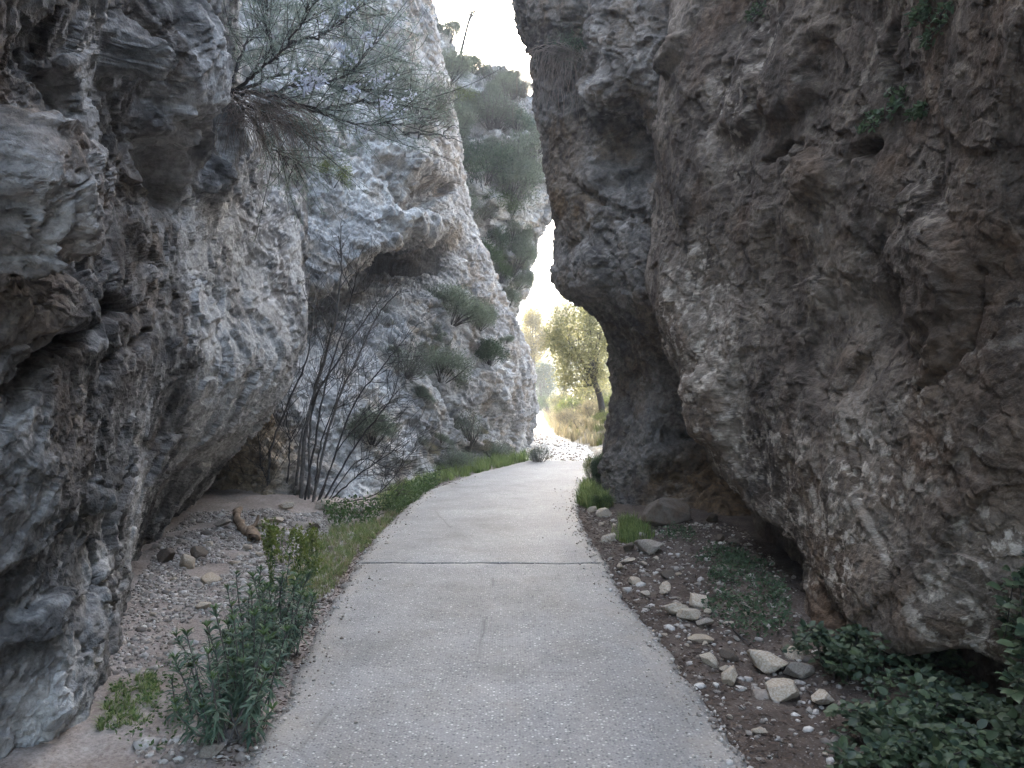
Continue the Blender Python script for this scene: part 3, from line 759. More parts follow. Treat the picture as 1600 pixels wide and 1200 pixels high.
GR = 'loose stones beside the right edge of the path'
GL = 'loose stones on the scree left of the path'
stone(927, 797, 19, 'pale', 'pale upright stone touching the path edge below the green weeds, left of its twin', GR, var=0)
stone(944, 802, 23, 'pale', 'pale blocky stone below the green weeds at the rock foot, right of its twin', GR, var=1)
stone(953, 841, 31, 'pale', 'pale stone leaning toward the path just left of the grass tuft', GR, rot=(.2, -.5, .4), var=2)
stone(983, 857, 23, 'brown', 'small brownish stone between the leaning pale stone and the larger lumpy one', GR)
stone(1013, 858, 39, 'grey', 'grey lumpy stone in front of the grass tuft below the brown boulder', GR, tall=1.15, var=3)
stone(979, 875, 29, 'pale', 'flat pale stone beside the end of the path joint', GR, tall=.6)
stone(969, 887, 16, 'pale', 'small upright pale stone at the right end of the path joint', GR, tall=1.3)
stone(992, 909, 21, 'pale', 'small pale wedge-shaped stone just below the path joint', GR)
stone(1041, 899, 25, 'brown', 'low brown stone on the soil left of the green tuft', GR)
stone(1007, 927, 20, 'pale', 'small pale stone on the crumbling path edge above the first stone heap', GR)
stone(1041, 916, 35, 'pale', 'flat pale stone at the top of the stone heap', GR, tall=.75)
stone(1038, 926, 18, 'pale', 'little pale stone leaning on the front of the flat stone', GR)
stone(1054, 933, 19, 'grey', 'thin greyish chip below the flat stone of the heap', GR, tall=.5)
stone(1094, 941, 36, 'pale', 'rounded tan stone at the back right of the stone heap', GR, tall=.9, var=4)
stone(1053, 954, 46, 'pale', 'largest cream stone of the heap with a bright flat face', GR, tall=.95, var=5)
stone(1078, 963, 34, 'pale', 'cream stone pressed against the right of the largest heap stone', GR)
stone(1100, 973, 36, 'grey', 'grey pitted stone at the lower right of the stone heap', GR, tall=.9)
stone(1094, 995, 38, 'pale', 'long flat pale stone lying alone below the heap', GR, tall=.45)
stone(1110, 1033, 31, 'pale', 'white rounded stone beside the grey half-buried one', GR, var=1)
stone(1144, 1027, 36, 'brown', 'grey-brown half-buried stone between the white and the big cream stones', GR, var=2)
stone(1200, 1037, 60, 'pale', 'big cream boulder with a cracked front face, largest near the brambles', GR, tall=1.05, var=3)
stone(1131, 1047, 25, 'pale', 'small cream stone wedged behind the white pointed stone', GR)
stone(1142, 1062, 40, 'pale', 'white pointed stone tilted up, nearest the path', GR, rot=(.3, -.6, .8), tall=1.2, var=0)
stone(1249, 1050, 42, 'grey', 'grey stone to the right of the big cream boulder', GR)
stone(1223, 1081, 64, 'pale', 'wide cream stone half under the bramble leaves below the big boulder', GR, tall=.85, var=4)
stone(1287, 1094, 62, 'pale', 'pale rounded stone ringed by bramble leaves, rightmost of all', GR, tall=.9, var=5)
stone(1229, 1014, 27, 'brown', 'tan stone at the foot of the brown undercut, left of two', GR)
stone(1246, 1022, 29, 'pale', 'tan stone at the foot of the brown undercut, right of two', GR)
stone(1189, 1144, 26, 'pale', 'white lumpy stone alone on bare soil left of the brambles', GR)
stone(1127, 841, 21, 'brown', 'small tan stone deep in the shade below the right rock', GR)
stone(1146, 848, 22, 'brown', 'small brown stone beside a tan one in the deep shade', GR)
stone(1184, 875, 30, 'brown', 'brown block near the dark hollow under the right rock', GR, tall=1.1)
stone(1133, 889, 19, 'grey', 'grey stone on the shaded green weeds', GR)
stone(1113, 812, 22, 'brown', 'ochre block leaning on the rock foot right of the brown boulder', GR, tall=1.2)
for (x, y, w_) in ((1289,1179,16),(1154,1177,14),(1187,1188,12),(1120,1082,14),(1099,1071,11),(1064,1044,10),(1107,955,14),(1139,975,15),(1150,997,16),(1103,1007,12),(1073,979,12),(1037,992,12),(1022,986,10),(1012,950,10),(1074,1008,10),(1060,897,13),(1005,880,13),(1026,873,12),(960,822,11),(940,820,10),(1090,913,12),(1120,925,12),(1165,960,13),(1085,1090,9),(1140,1120,10),(1170,1100,11)):
    stone(x, y, w_, rsS.choice(['pale', 'pale', 'grey']), 'small pale stone scattered on the dark soil right of the path', 'small stones scattered on the dark soil')
bx, by, bz = gp(1045, 822)
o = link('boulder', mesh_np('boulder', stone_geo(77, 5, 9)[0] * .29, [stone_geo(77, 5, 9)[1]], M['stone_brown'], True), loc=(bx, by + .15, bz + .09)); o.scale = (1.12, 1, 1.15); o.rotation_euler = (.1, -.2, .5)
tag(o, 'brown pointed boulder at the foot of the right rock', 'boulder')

stone(343, 817, 32, 'grey', 'grey stone on the scree just left of the driftwood log', GL)
stone(425, 807, 36, 'pale', 'long flat white stone right of the driftwood log', GL, tall=.5)
stone(408, 818, 30, 'pale', 'pale stone touching the driftwood log on its right', GL)
stone(427, 827, 23, 'pale', 'pale stone below the long flat white one', GL, tall=.8)
stone(469, 818, 40, 'grey', 'low grey stone in the grass below the bare shrub', GL, tall=.6)
stone(491, 824, 22, 'brown', 'dark grey stone in the grass right of the low grey stone', GL)
stone(504, 791, 28, 'pale', 'pale upright stone at the foot of the bare shrub', GL, tall=1.2)
stone(524, 796, 31, 'grey', 'grey stone right of the upright one below the bare shrub', GL)
stone(538, 800, 20, 'pale', 'white stone between two grey ones below the bare shrub', GL)
stone(553, 800, 28, 'grey', 'blocky grey stone by the weeds right of the bare shrub', GL, tall=1.15)
stone(571, 800, 20, 'pale', 'pale pointed stone nearest the path below the bare shrub', GL, tall=1.2)
stone(444, 791, 29, 'pale', 'rounded pale lichen-green stone left of the bare shrub stems', GL)
stone(255, 869, 38, 'brown', 'brown slab against the foot of the left rock', GL, tall=.9)
stone(307, 867, 31, 'brown', 'brown stone on the scree above the cone-shaped stone', GL)
stone(292, 882, 27, 'pale', 'pale cone-shaped stone standing on the scree', GL, tall=1.5)
stone(330, 903, 38, 'pale', 'flat white stone alone in the middle of the scree', GL, tall=.55)
stone(317, 945, 28, 'pale', 'pale stone at the lower end of the scree by the bare earth', GL, tall=.7)
stone(386, 856, 19, 'pale', 'small white stone below the end of the driftwood log', GL)
stone(244, 855, 17, 'grey', 'small dark stone tucked against the left rock', GL)
stone(332, 1174, 46, 'grey', 'grey rounded stone at the foot of the nearest spurge', GL, var=2)
for (x, y, w_) in ((266,838,14),(281,845,12),(300,832,11),(325,850,13),(350,870,12),(365,880,14),(345,925,12),(270,905,13),(248,925,13),(238,960,12),(290,930,11),(581,827,12),(405,868,12),(450,845,12),(230,905,12),(275,955,11),(300,985,10),(395,800,14),(362,838,12),(415,842,12),(205,1005,14),(240,1100,15),(290,1120,13),(260,1040,10)):
    stone(x, y, w_, rsS.choice(['pale', 'grey', 'grey']), 'small grey stone scattered on the scree left of the path', 'small stones scattered on the scree')

# gravel: scree and chips nobody could count
GV = [stone_geo(300 + k, 1, 6, .05) for k in range(10)]
def scatter_gravel(name, pts, size, mat):
    rs = np.random.RandomState(len(pts)); Vs = []; Fs = []; n = 0
    for k in range(10):
        V, Fc = GV[k]; sel = np.arange(len(pts)) % 10 == k; m = sel.sum()
        if not m: continue
        a = rs.uniform(0, 6.28, m); ca, sa = np.cos(a), np.sin(a)
        X = V[None] * size[sel][:, None, None] * rs.uniform(.7, 1.2, (m, 1, 3))
        Xr = np.stack([X[..., 0] * ca[:, None] - X[..., 1] * sa[:, None], X[..., 0] * sa[:, None] + X[..., 1] * ca[:, None], X[..., 2]], -1)
        Vs.append((Xr + pts[sel][:, None, :]).reshape(-1, 3))
        Fs.append((Fc[None] + (np.arange(m) * len(V))[:, None, None]).reshape(-1, 3) + n); n += m * len(V)
    o = link(name, mesh_np(name, np.concatenate(Vs), [np.concatenate(Fs)], mat)); o['kind'] = 'stuff'
    return o
def pix_region(rs, n, poly):
    """random ground points inside a polygon given by picture points on the ground"""
    w = np.array([gp(*q)[:2] for q in poly]); lo, hi = w.min(0), w.max(0); out = []
    while len(out) < n:
        c = lo + rs.rand(n * 3, 2) * (hi - lo)
        ins = np.zeros(len(c), bool); j = len(w) - 1
        for i in range(len(w)):
            cond = ((w[i, 1] > c[:, 1]) != (w[j, 1] > c[:, 1])) & (c[:, 0] < (w[j, 0] - w[i, 0]) * (c[:, 1] - w[i, 1]) / (w[j, 1] - w[i, 1] + 1e-9) + w[i, 0])
            ins ^= cond; j = i
        out.extend(c[ins])
    return np.array(out[:n])
def on_ground(c, dz=0.0):
    return np.column_stack([c, ground_z(c[:, 0], c[:, 1]) + dz])
rs = np.random.RandomState(21)
SCREE = [(205,930),(255,835),(300,803),(400,795),(560,805),(480,850),(400,930),(330,960)]
SOILL = [(150,1080),(205,930),(330,950),(470,860),(560,830),(520,930),(380,1190),(60,1195)]
SOILR = [(900,785),(960,800),(1160,825),(1240,900),(1260,990),(1380,1040),(1330,1195),(1165,1195),(1060,1055),(1000,975),(950,880)]
c = np.concatenate([pix_region(rs, 9000, SCREE), pix_region(rs, 4600, SOILL)])
sz = rs.gamma(1.5, .0062, len(c)) + .0045
k_ = perlin(np.column_stack([c * 1.3, c[:, 0] * 0])) > -.45 + .4 * (c[:, 1] < 6.2); c, sz = c[k_], sz[k_]
scatter_gravel('gravel', on_ground(c, .003), sz, M['gravel'])
c = pix_region(rs, 1900, SOILR); sz = rs.gamma(1.6, .006, len(c)) + .004
scatter_gravel('gravel', on_ground(c, .002), sz, M['gravel'])
yy = 17.5 + 16 * rs.rand(900) ** 1.4; c = np.column_stack([pxl(yy) + (pxr(yy) - pxl(yy)) * rs.rand(900), yy])
scatter_gravel('gravel', np.column_stack([c, c[:, 0] * 0 - .01]), rs.gamma(1.6, .008, 900) + .006, M['stone_pale'])
yy = 3.3 + 11 * rs.rand(2600) ** 1.3; e_ = rs.exponential(.07, 2600); lf_ = rs.rand(2600) < .5
c = np.column_stack([np.where(lf_, pxl(yy) + e_, pxr(yy) - e_), yy])
scatter_gravel('grit', np.column_stack([c, c[:, 0] * 0 + .004]), rs.gamma(1.6, .0028, 2600) + .002, M['gravel'])
# dead leaves and twig bits along the path edges
c = pix_region(rs, 3600, SOILR)
yy = 3.5 + 10 * rs.rand(2600); c = np.concatenate([c, np.column_stack([pxl(yy) - .16 * rs.rand(2600) ** 1.5 + .02, yy]), np.column_stack([pxr(yy) + .3 * rs.rand(2600) ** 1.5 - .04, yy])])
d = rs.normal(size=(len(c), 3)) * (1, 1, .22)
o = link('leaf_litter', leaves_mesh('leaf_litter', on_ground(c, .012), d, rs.uniform(.02, .06, len(c)), rs.uniform(.003, .012, len(c)), M['litter'], rs=rs)); o['kind'] = 'stuff'

# weathered log and twigs
lp = [gp(x, y) for x, y in ((372, 803), (371, 818), (383, 829), (391, 838), (398, 848))]
LW = empty('driftwood_log', lp[0])
def rel(o, pts, dz=0.0): return [(p[0] - o.location[0], p[1] - o.location[1], p[2] - o.location[2] + dz) for p in pts]
tb = Tubes(); q = spline(rel(LW, lp, .055), 30) + np.random.RandomState(3).normal(size=(30, 3)) * .006; tb.add(q, .036, .055, 12); tb.add(q[-2:] + (.0, -.01, 0), .055, .02, 12)
for k, Vr in enumerate(tb.V): tb.V[k] = Vr + .022 * np.stack([perlin(Vr * 14 + j * 5) for j in range(3)], 1) + .008 * np.stack([perlin(Vr * 50 + j * 5) for j in range(3)], 1)
link('trunk', tb.mesh('trunk', M['wood']), LW)
tb = Tubes(); a = q[16]; tb.add(spline([a, a + (.10, .02, .06), a + (.13, .05, .16)], 8), .03, .012, 7)
link('branch_stub', tb.mesh('branch_stub', M['wood']), LW)
tag(LW, 'curved brown weathered log lying on the pale scree', 'log')
def stick(pts, r, label):
    pp = [gp(x, y) for x, y in pts]; o = empty('twig', pp[0])
    tb = Tubes(); q = spline(rel(o, pp, .02), 24) + np.random.RandomState(len(label)).normal(size=(24, 3)) * r * .7; tb.add(q, r, r * .4, 5)
    b = q[14]; tb.add(spline([b, b + (q[18] - b) * .6 + (.03, .05, .02)], 5), r * .5, r * .25, 4)
    me = tb.mesh('twig', M['bark_dark']); bpy.data.objects.remove(o)
    o = link('twig', me, loc=pp[0]); tag(o, label, 'twig')
stick(((552, 908), (568, 905), (582, 909), (596, 911)), .006, 'thin dark twig on the path below the left end of the joint')
stick(((905, 872), (925, 877), (940, 880)), .006, 'thin dark twig lying on the joint at the right of the path')
stick(((1135, 975), (1160, 1000), (1185, 1020), (1200, 1040)), .007, 'long thin dead stick leaning across the soil to the big cream boulder')
stick(((950, 1118), (975, 1128)), .005, 'short dark twig on the near path surface')

# ------------------------------------------------------------------ grass and low weeds
def blades(c, h, w_, rs, lean=.45):
    n = len(c); a = rs.uniform(0, 6.28, n); d = np.stack([np.cos(a), np.sin(a), np.zeros(n)], 1)
    s = np.stack([-np.sin(a), np.cos(a), np.zeros(n)], 1) * w_[:, None] * .5
    ln = (h * lean * rs.uniform(.2, 1.6, n))[:, None]
    up = np.array((0, 0, 1.))
    m = c + d * ln * .35 + up * h[:, None] * .6; t = c + d * ln + up * (h * rs.uniform(.75, 1.0, n))[:, None]
    V = np.stack([c - s, c + s, m + s * .8, m - s * .8, t], 1).reshape(-1, 3)
    f = np.arange(n)[:, None] * 5
    return V, [f + np.array([[0, 1, 2, 3]]), f + np.array([[3, 2, 4]])]
def grass(name, c, h0, h1, w0, mat, rs, dz=-.01, lean=.45):
    # gather into tufts
    k = max(1, len(c) // 14); t = c[:k]; idx = rs.randint(0, k, len(c))
    c2 = t[idx] + rs.normal(size=(len(c), 2)) * h0 * .28
    hh = (h0 + (h1 - h0) * rs.rand(k))[idx] * rs.uniform(.55, 1.1, len(c))
    V, f = blades(on_ground(c2, dz), hh, w0 * rs.uniform(.6, 1.3, len(c)), rs, lean)
    o = link(name, mesh_np(name, V, f, mat)); o['kind'] = 'stuff'; return o
rs = np.random.RandomState(8)
gl = [(470,950),(515,930),(548,880),(600,830),(640,795),(590,812),(520,830),(480,860),(440,920)]
c1 = pix_region(rs, 9000, gl)
grass('grass', c1, .03, .13, .005, M['grass'], rs, lean=.7)
c2 = pix_region(rs, 5000, [(600,800),(655,770),(700,752),(830,726),(835,715),(740,725),(660,745),(590,780)])
grass('grass', c2, .10, .30, .012, M['grass'], rs)
c3 = np.concatenate([pix_region(rs, n_, q) for n_, q in ((330, [(150,1140),(175,1075),(245,1050),(250,1100),(215,1140)]), (200, [(220,1100),(255,1055),(290,1060),(270,1110)]), (420, [(60,1196),(150,1150),(235,1140),(260,1196)]), (160, [(176,1015),(190,985),(212,992),(205,1015)]), (420, [(280,1045),(320,975),(365,990),(340,1060)]), (500, [(300,1180),(330,1080),(420,960),(460,960),(400,1120)]))])
grass('grass', c3, .02, .075, .004, M['grass'], rs, lean=.9)
c3 = np.concatenate([pix_region(rs, n_, q) for n_, q in ((500, [(150,1140),(175,1075),(300,1020),(330,1100),(250,1190)]), (700, [(300,1190),(330,1080),(420,960),(490,960),(400,1120)]))])
o = link('ground_cover', leaves_mesh('ground_cover', on_ground(c3, 0) + np.column_stack([c3 * 0, rs.rand(len(c3)) * .04]), rs.normal(size=(len(c3), 3)) * (1, 1, .4) + (0, 0, .4), rs.uniform(.015, .035, len(c3)), rs.uniform(.008, .016, len(c3)), M['leaf_green'], 'rhomb', rs)); o['kind'] = 'stuff'
grass('dry_grass', np.concatenate([pix_region(rs, 1500, gl), pix_region(rs, 500, [(300,1190),(330,1080),(420,960),(490,960),(400,1120)])]), .05, .16, .004, M['drygrass'], rs, lean=.8)
c4 = np.concatenate([pix_region(rs, 900, [(960,845),(975,815),(1010,820),(1020,845),(1000,850)]), pix_region(rs, 800, [(1050,905),(1060,875),(1095,880),(1100,905)])])
grass('grass', c4, .08, .2, .007, M['grass'], rs)
c5 = pix_region(rs, 2200, [(905,790),(912,760),(935,770),(955,795),(925,797)])
grass('grass', c5, .1, .3, .011, M['grass'], rs)
# low leafy weeds in the shade of the right rock and along the left edge
c = np.concatenate([pix_region(rs, 2600, [(1100,960),(1110,895),(1180,880),(1225,905),(1240,985),(1190,1010),(1140,990)]), pix_region(rs, 900, [(1080,885),(1110,860),(1170,870),(1170,890)]), pix_region(rs, 700, [(1030,845),(1045,828),(1085,832),(1085,850)])])
d = rs.normal(size=(len(c), 3)) * (1, 1, .5) + (0, 0, .5)
c = c[perlin(np.column_stack([c * 2.6, c[:, 0] * 0])) > rs.uniform(-.5, .35, len(c))]; d = d[:len(c)]
o = link('ground_cover', leaves_mesh('ground_cover', on_ground(c, 0) + np.column_stack([c * 0, rs.rand(len(c)) * .09]), d, rs.uniform(.02, .045, len(c)), rs.uniform(.012, .024, len(c)), M['leaf_dark'], 'rhomb', rs)); o['kind'] = 'stuff'
c = np.concatenate([pix_region(rs, 2300, [(600,800),(640,775),(690,755),(680,770),(655,790),(620,810)]), pix_region(rs, 900, [(500,800),(600,795),(590,820),(520,830)])])
d = rs.normal(size=(len(c), 3)) * (1, 1, .5) + (0, 0, .7)
o = link('ground_cover', leaves_mesh('ground_cover', on_ground(c, 0) + np.column_stack([c * 0, rs.rand(len(c)) ** 1.5 * .22]), d, rs.uniform(.03, .07, len(c)), rs.uniform(.016, .03, len(c)), M['leaf_green'], 'rhomb', rs)); o['kind'] = 'stuff'

# ------------------------------------------------------------------ shrubs and trees
def crown(rs, centers, per, sig, L, Wd, out, upw=.3, needle=False):
    """leaves in clumps: base points and directions"""
    n = len(centers) * per
    cc = np.repeat(centers, per, 0) + rs.normal(size=(n, 3)) * sig
    d = norm(cc - out) * .7 + rs.normal(size=(n, 3)) * .7 + np.array((0, 0, upw))
    return cc, d, L * rs.uniform(.6, 1.3, n), Wd * rs.uniform(.6, 1.3, n)
def shrub(name, seed, leaf, bark, n=26, per=90, L=.085, Wd=.03, form='round', stems=7):
    """a unit shrub: about one metre in radius, rooted at its origin"""
    rs = np.random.RandomState(seed); root = empty(name)
    ph = rs.uniform(0, 6.28, n); el = np.arcsin(rs.uniform(-.15, 1, n)); rr = rs.uniform(.45, 1.0, n) ** .7
    if form == 'tall': ax = np.array((.62, .62, 1.25)); cz = .95
    elif form == 'flat': ax = np.array((1.15, 1.15, .5)); cz = .4
    else: ax = np.array((.95, .95, .8)); cz = .65
    cen = np.stack([np.cos(ph) * np.cos(el), np.sin(ph) * np.cos(el), np.sin(el)], 1) * rr[:, None] * ax + (0, 0, cz)
    tb = Tubes(); start = np.zeros(3)
    for k in range(n):
        mid = cen[k] * .5 + rs.normal(size=3) * .08; mid[2] = max(mid[2], .05)
        path = spline([start + rs.normal(size=3) * .03, mid, cen[k], cen[k] * 1.1 + rs.normal(size=3) * .05], 9)
        tb.add(path, .028 if k < stems else .015, .005, 5)
        for j in range(4):
            a = path[rs.randint(4, 9)]; tb.add(np.array([a, a + rs.normal(size=3) * .12 + (0, 0, .08), a + rs.normal(size=3) * .2 + (0, 0, .14)]), .007, .003, 3)
    link('stems', tb.mesh('stems', M[bark]), root)
    if form == 'twiggy':
        t2 = Tubes()
    if per:
        c, d, l, w_ = crown(rs, cen, per, (.17, .17, .14), L, Wd, np.array((0, 0, .2)))
        link('foliage', leaves_mesh('foliage', c, d, l, w_, M[leaf], 'rhomb', rs), root)
    return root
PROTO = {
 'pine': shrub('evergreen_shrub', 1, 'leaf_grey', 'bark_dark', 38, 260, .11, .02),
 'dark': shrub('evergreen_shrub', 2, 'leaf_dark', 'bark_dark', 38, 210, .09, .034),
 'green': shrub('broadleaf_shrub', 3, 'leaf_green', 'bark_dark', 34, 190, .085, .036),
 'yellow': shrub('broadleaf_shrub', 4, 'leaf_yellow', 'bark_grey', 30, 150, .085, .034),
 'olive': shrub('broadleaf_shrub', 5, 'leaf_olive', 'bark_grey', 34, 190, .08, .03),
 'twig': shrub('twiggy_shrub', 6, 'leaf_grey', 'bark_grey', 60, 55, .07, .02),
 'tall': shrub('evergreen_shrub', 7, 'leaf_grey', 'bark_dark', 40, 230, .1, .026, 'tall'),
 'talldark': shrub('evergreen_shrub', 9, 'leaf_dark', 'bark_dark', 40, 210, .1, .03, 'tall'),
 'flat': shrub('evergreen_shrub', 8, 'leaf_grey', 'bark_dark', 36, 200, .085, .024, 'flat'),
 'dry': shrub('dry_shrub', 10, 'drygrass', 'bark_grey', 34, 130, .12, .014),
}
used = set(); rv = np.random.RandomState(17)
def plant(kind, loc, r, label, cat='shrub', group=None, tilt=(0, 0), zs=1.0):
    o = PROTO[kind] if kind not in used else copy_tree(PROTO[kind]); used.add(kind)
    o.location = loc; o.scale = (r * rv.uniform(.75, 1.25), r * rv.uniform(.75, 1.25), r * zs * rv.uniform(.8, 1.1)); o.rotation_euler = (tilt[0], tilt[1], rv.uniform(0, 6.28))
    return tag(o, label, cat, group)
def cliff_plant(kind, px, py, rpx, label, only=None, zs=1.0, out=.35, group=None, cat='shrub'):
    p, nrm = hit(px, py + rpx * .55, only)
    if p is None:
        print('no rock at', px, py); return
    if nrm.dot(Vector((0, 0, EYE)) - p) < 0: nrm = -nrm
    r = rpx * 1.35 * p.y / F
    d = (Vector((0, 0, 1)) + nrm * out); d.normalize()
    e = d.to_track_quat('Z', 'Y').to_euler()
    return plant(kind, p - nrm * r * .15, r, label, cat, group, (e.x, e.y), zs)
GF = 'shrubs on the far wooded cliff'
for a in (
 ('pine', 702, 120, 30, 'grey-green evergreen on the far cliff just right of the pale cliff top', 1.1),
 ('dark', 742, 112, 18, 'small dark evergreen on the skyline left of the white sky', .9),
 ('pine', 703, 62, 20, 'feathery bush high on the skyline of the far cliff next to the pale cliff top', 1.0), ('pine', 722, 92, 18, 'feathery bush on the skyline under the thin leaning tree', .9), ('twig', 760, 124, 18, 'grey bush on the skyline halfway down the far crest', .8), ('pine', 788, 138, 16, 'low grey-green bush on the flat part of the far crest', .8), ('pine', 815, 145, 18, 'low grey-green bush at the right end of the far crest', .8),
 ('yellow', 722, 160, 22, 'yellow-green bush on the far cliff below the skyline evergreen', 1.0),
 ('pine', 712, 205, 30, 'grey-green bush right beside the pale cliff edge on the far cliff', 1.0),
 ('twig', 768, 185, 34, 'bare grey twiggy bush near the top of the far cliff', 1.0),
 ('dark', 748, 285, 42, 'large dark green bush in the middle of the far cliff', 1.0),
 ('pine', 726, 335, 32, 'grey bush on the far cliff against the edge of the cave cliff', 1.0),
 ('tall', 790, 330, 36, 'tall grey-green evergreen right of the large dark bush', 1.2),
 ('pine', 835, 235, 24, 'feathery bush near the right skyline of the far cliff', 1.0),
 ('twig', 826, 290, 18, 'thin grey bush at the right edge of the far cliff', 1.1),
 ('pine', 800, 372, 24, 'grey-green bush hanging over the narrow sky gap', 1.0),
 ('twig', 800, 145, 22, 'low bare bush on the crest of the far cliff', .8),
 ('dark', 775, 395, 28, 'dark bush below the tall evergreen on the far cliff', 1.0),
 ('tall', 796, 430, 22, 'column of grey-green foliage left of the sky gap', 1.5),
 ('pine', 790, 480, 24, 'grey-green foliage low on the far cliff behind the cave cliff edge', 1.2)):
    cliff_plant(a[0], a[1], a[2], a[3], a[4], 'far_cliff', a[5], .3, GF)
GC = 'shrubs on the cave cliff'
for a in (
 ('pine', 708, 492, 32, 'largest feathery green bush on the cave cliff right of the cave', 'cave_cliff', 1.0),
 ('pine', 752, 505, 22, 'grey-green bush right of the largest feathery one on the cave cliff', 'cave_cliff', 1.0),
 ('dark', 766, 560, 22, 'dark green drooping bush low on the cave cliff near its right edge', 'cave_cliff', 1.0),
 ('pine', 690, 590, 36, 'wide grey-green bush in the middle of the cave cliff foot', 'cave_cliff', .8),
 ('twig', 640, 575, 28, 'grey twiggy bush between the bare shrub and the wide bush', 'cave_cliff', 1.0),
 ('pine', 582, 682, 26, 'muted grey-green bush behind the bare shrub', 'cave_cliff', 1.1),
 ('twig', 728, 690, 32, 'dry grey bush at the foot of the cave cliff', 'cave_cliff', 1.0),
 ('flat', 575, 395, 34, 'grey-green bush hanging in front of the cave mouth', 'cave_cliff', 1.4),
 ('yellow', 522, 285, 24, 'small bright green bush under the rosemary on the pale cliff', 'cave_cliff', 1.0),
 ('twig', 655, 185, 46, 'twiggy grey bush on the pale cliff above the ledge', 'cave_cliff', .9),
 ('twig', 690, 30, 30, 'sparse bush on the top right edge of the pale cliff', 'cave_cliff', 1.0)):
    cliff_plant(a[0], a[1], a[2], a[3], a[4], a[5], a[6], .5, GC)
for k in range(22):
    fx, fy = rv.uniform(690, 815), rv.uniform(110, 450)
    cliff_plant(('pine', 'twig', 'dark', 'tall', 'pine', 'twig', 'green')[k % 7], fx, fy, rv.uniform(11, 24), ('grey-green bush', 'grey twiggy bush', 'dark green bush', 'tall grey-green bush', 'grey-green bush', 'grey twiggy bush', 'bright green bush')[k % 7] + ' growing in the cracks of the far wooded cliff', 'far_cliff', 1.0, .3, 'small bushes covering the far wooded cliff')
for k in range(26):
    fx = rv.uniform(600, 800); fy = rv.uniform(430 + (800 - fx) * .2, 715)
    cliff_plant(('twig', 'flat', 'dry')[k % 3], fx, fy, rv.uniform(5, 13), ('tiny grey twiggy tuft', 'tiny grey-green tuft', 'tiny straw-coloured tuft')[k % 3] + ' growing in a crack of the cave cliff', 'cave_cliff', 1.0, .6, 'tiny tufts in the cracks of the cave cliff')
x, y, z = gp(842, 728); plant('twig', (x, y, z), .30, 'dark twiggy bush at the left bend of the path end')
x, y, z = gp(700, 738); plant('flat', (x - .1, y + .3, z), .42, 'low grey-green bush between grass and the cave cliff')
x, y, z = gp(775, 722); plant('flat', (x - .1, y + .5, z), .40, 'flat grey-green weeds along the cave cliff foot nearest the bend')
x, y, z = gp(936, 770); plant('talldark', (x, y, z), .20, 'slim dark green shrub at the left foot of the right rock', zs=1.5)
plant('yellow', (x - .03, y + .9, z), .2, 'slim yellow-green shrub behind the dark one at the foot of the right rock', zs=1.8)
x, y, z = gp(940, 795); plant('green', (x, y, z), .17, 'low bright green weed bush on the path edge below the right rock')

# trees beyond the gorge
def tree(name, base, top, crown_c, crown_r, leaf, label, seed, r0=.14, nc=46, per=150, L=.075, Wd=.04, limbs=9, group=None):
    rs = np.random.RandomState(seed); t = empty(name, base); b = np.array(base)
    c0 = np.array(crown_c) - b; tp = np.array(top) - b
    tb = Tubes(); trunk = spline([(0, 0, -.2), tp * .35 + (.04, 0, 0), tp * .7 + (-.06, 0, 0), tp], 16); tb.add(trunk, r0, r0 * .55, 9)
    link('trunk', tb.mesh('trunk', M['bark_dark']), t)
    v = rs.normal(size=(nc, 3)); v = norm(v) * rs.uniform(.35, 1.0, (nc, 1)) ** .6
    cen = c0 + v * np.array(crown_r)
    for k in range(limbs):
        tb = Tubes(); a = trunk[rs.randint(9, 16)]; e = cen[k]
        pth = spline([a, a * .5 + e * .5 + (0, 0, -.15), e], 9); tb.add(pth, r0 * .4, .015, 6)
        for j in range(4):
            f = cen[(k * 4 + j + 7) % nc]; s = pth[4 + j]
            tb.add(spline([s, (s + f) / 2 + rs.normal(size=3) * .06, f], 6), .02, .006, 4)
        link('branch', tb.mesh('branch', M['bark_dark']), t)
    cc, d, l, w_ = crown(rs, cen, per, np.array(crown_r) * .17, L, Wd, c0, .2)
    link('crown', leaves_mesh('crown', cc, d, l, w_, M[leaf], 'rhomb', rs), t)
    return tag(t, label, 'tree', group)
tb_ = (2.95, 26, gz(2.95, 26))
tree('evergreen_oak', tb_, P(925, 560, 26), P(912, 535, 26), (1.12, 1.1, 1.5), 'leaf_olive', 'olive-leaved tree with a dark bare trunk beyond the gorge', 4, .12, 70, 190, .085, .05)
GT = 'trees in the sunlit valley'
tree('valley_tree', (1.1, 41, gz(1.1, 41)), P(835, 560, 41), P(834, 528, 41), (.75, .8, 1.3), 'leaf_gold', 'golden backlit tree against the cliff edge beyond the path end', 5, .1, 36, 220, .1, .06, 5, GT)
tree('valley_tree', (1.7, 50, gz(1.7, 50)), P(848, 610, 50), P(846, 596, 50), (.9, .9, 1.6), 'leaf_dark', 'dark green tree closing the far end of the track', 6, .12, 36, 220, .11, .06, 5, GT)
tree('valley_tree', (3.4, 52, gz(3.4, 52)), P(880, 540, 52), P(880, 520, 52), (1.3, 1.3, 2.0), 'leaf_gold', 'pale golden tree behind the dark-trunked olive-leaved one', 7, .14, 40, 240, .12, .07, 6, GT)
tree('valley_tree', (5.6, 38, gz(5.6, 38)), P(960, 580, 38), P(962, 550, 38), (1.6, 1.4, 1.8), 'leaf_olive', 'olive-green tree half hidden by the right rock', 8, .12, 40, 240, .1, .06, 6, GT)
GB = 'bushes on the sunlit bank right of the track'
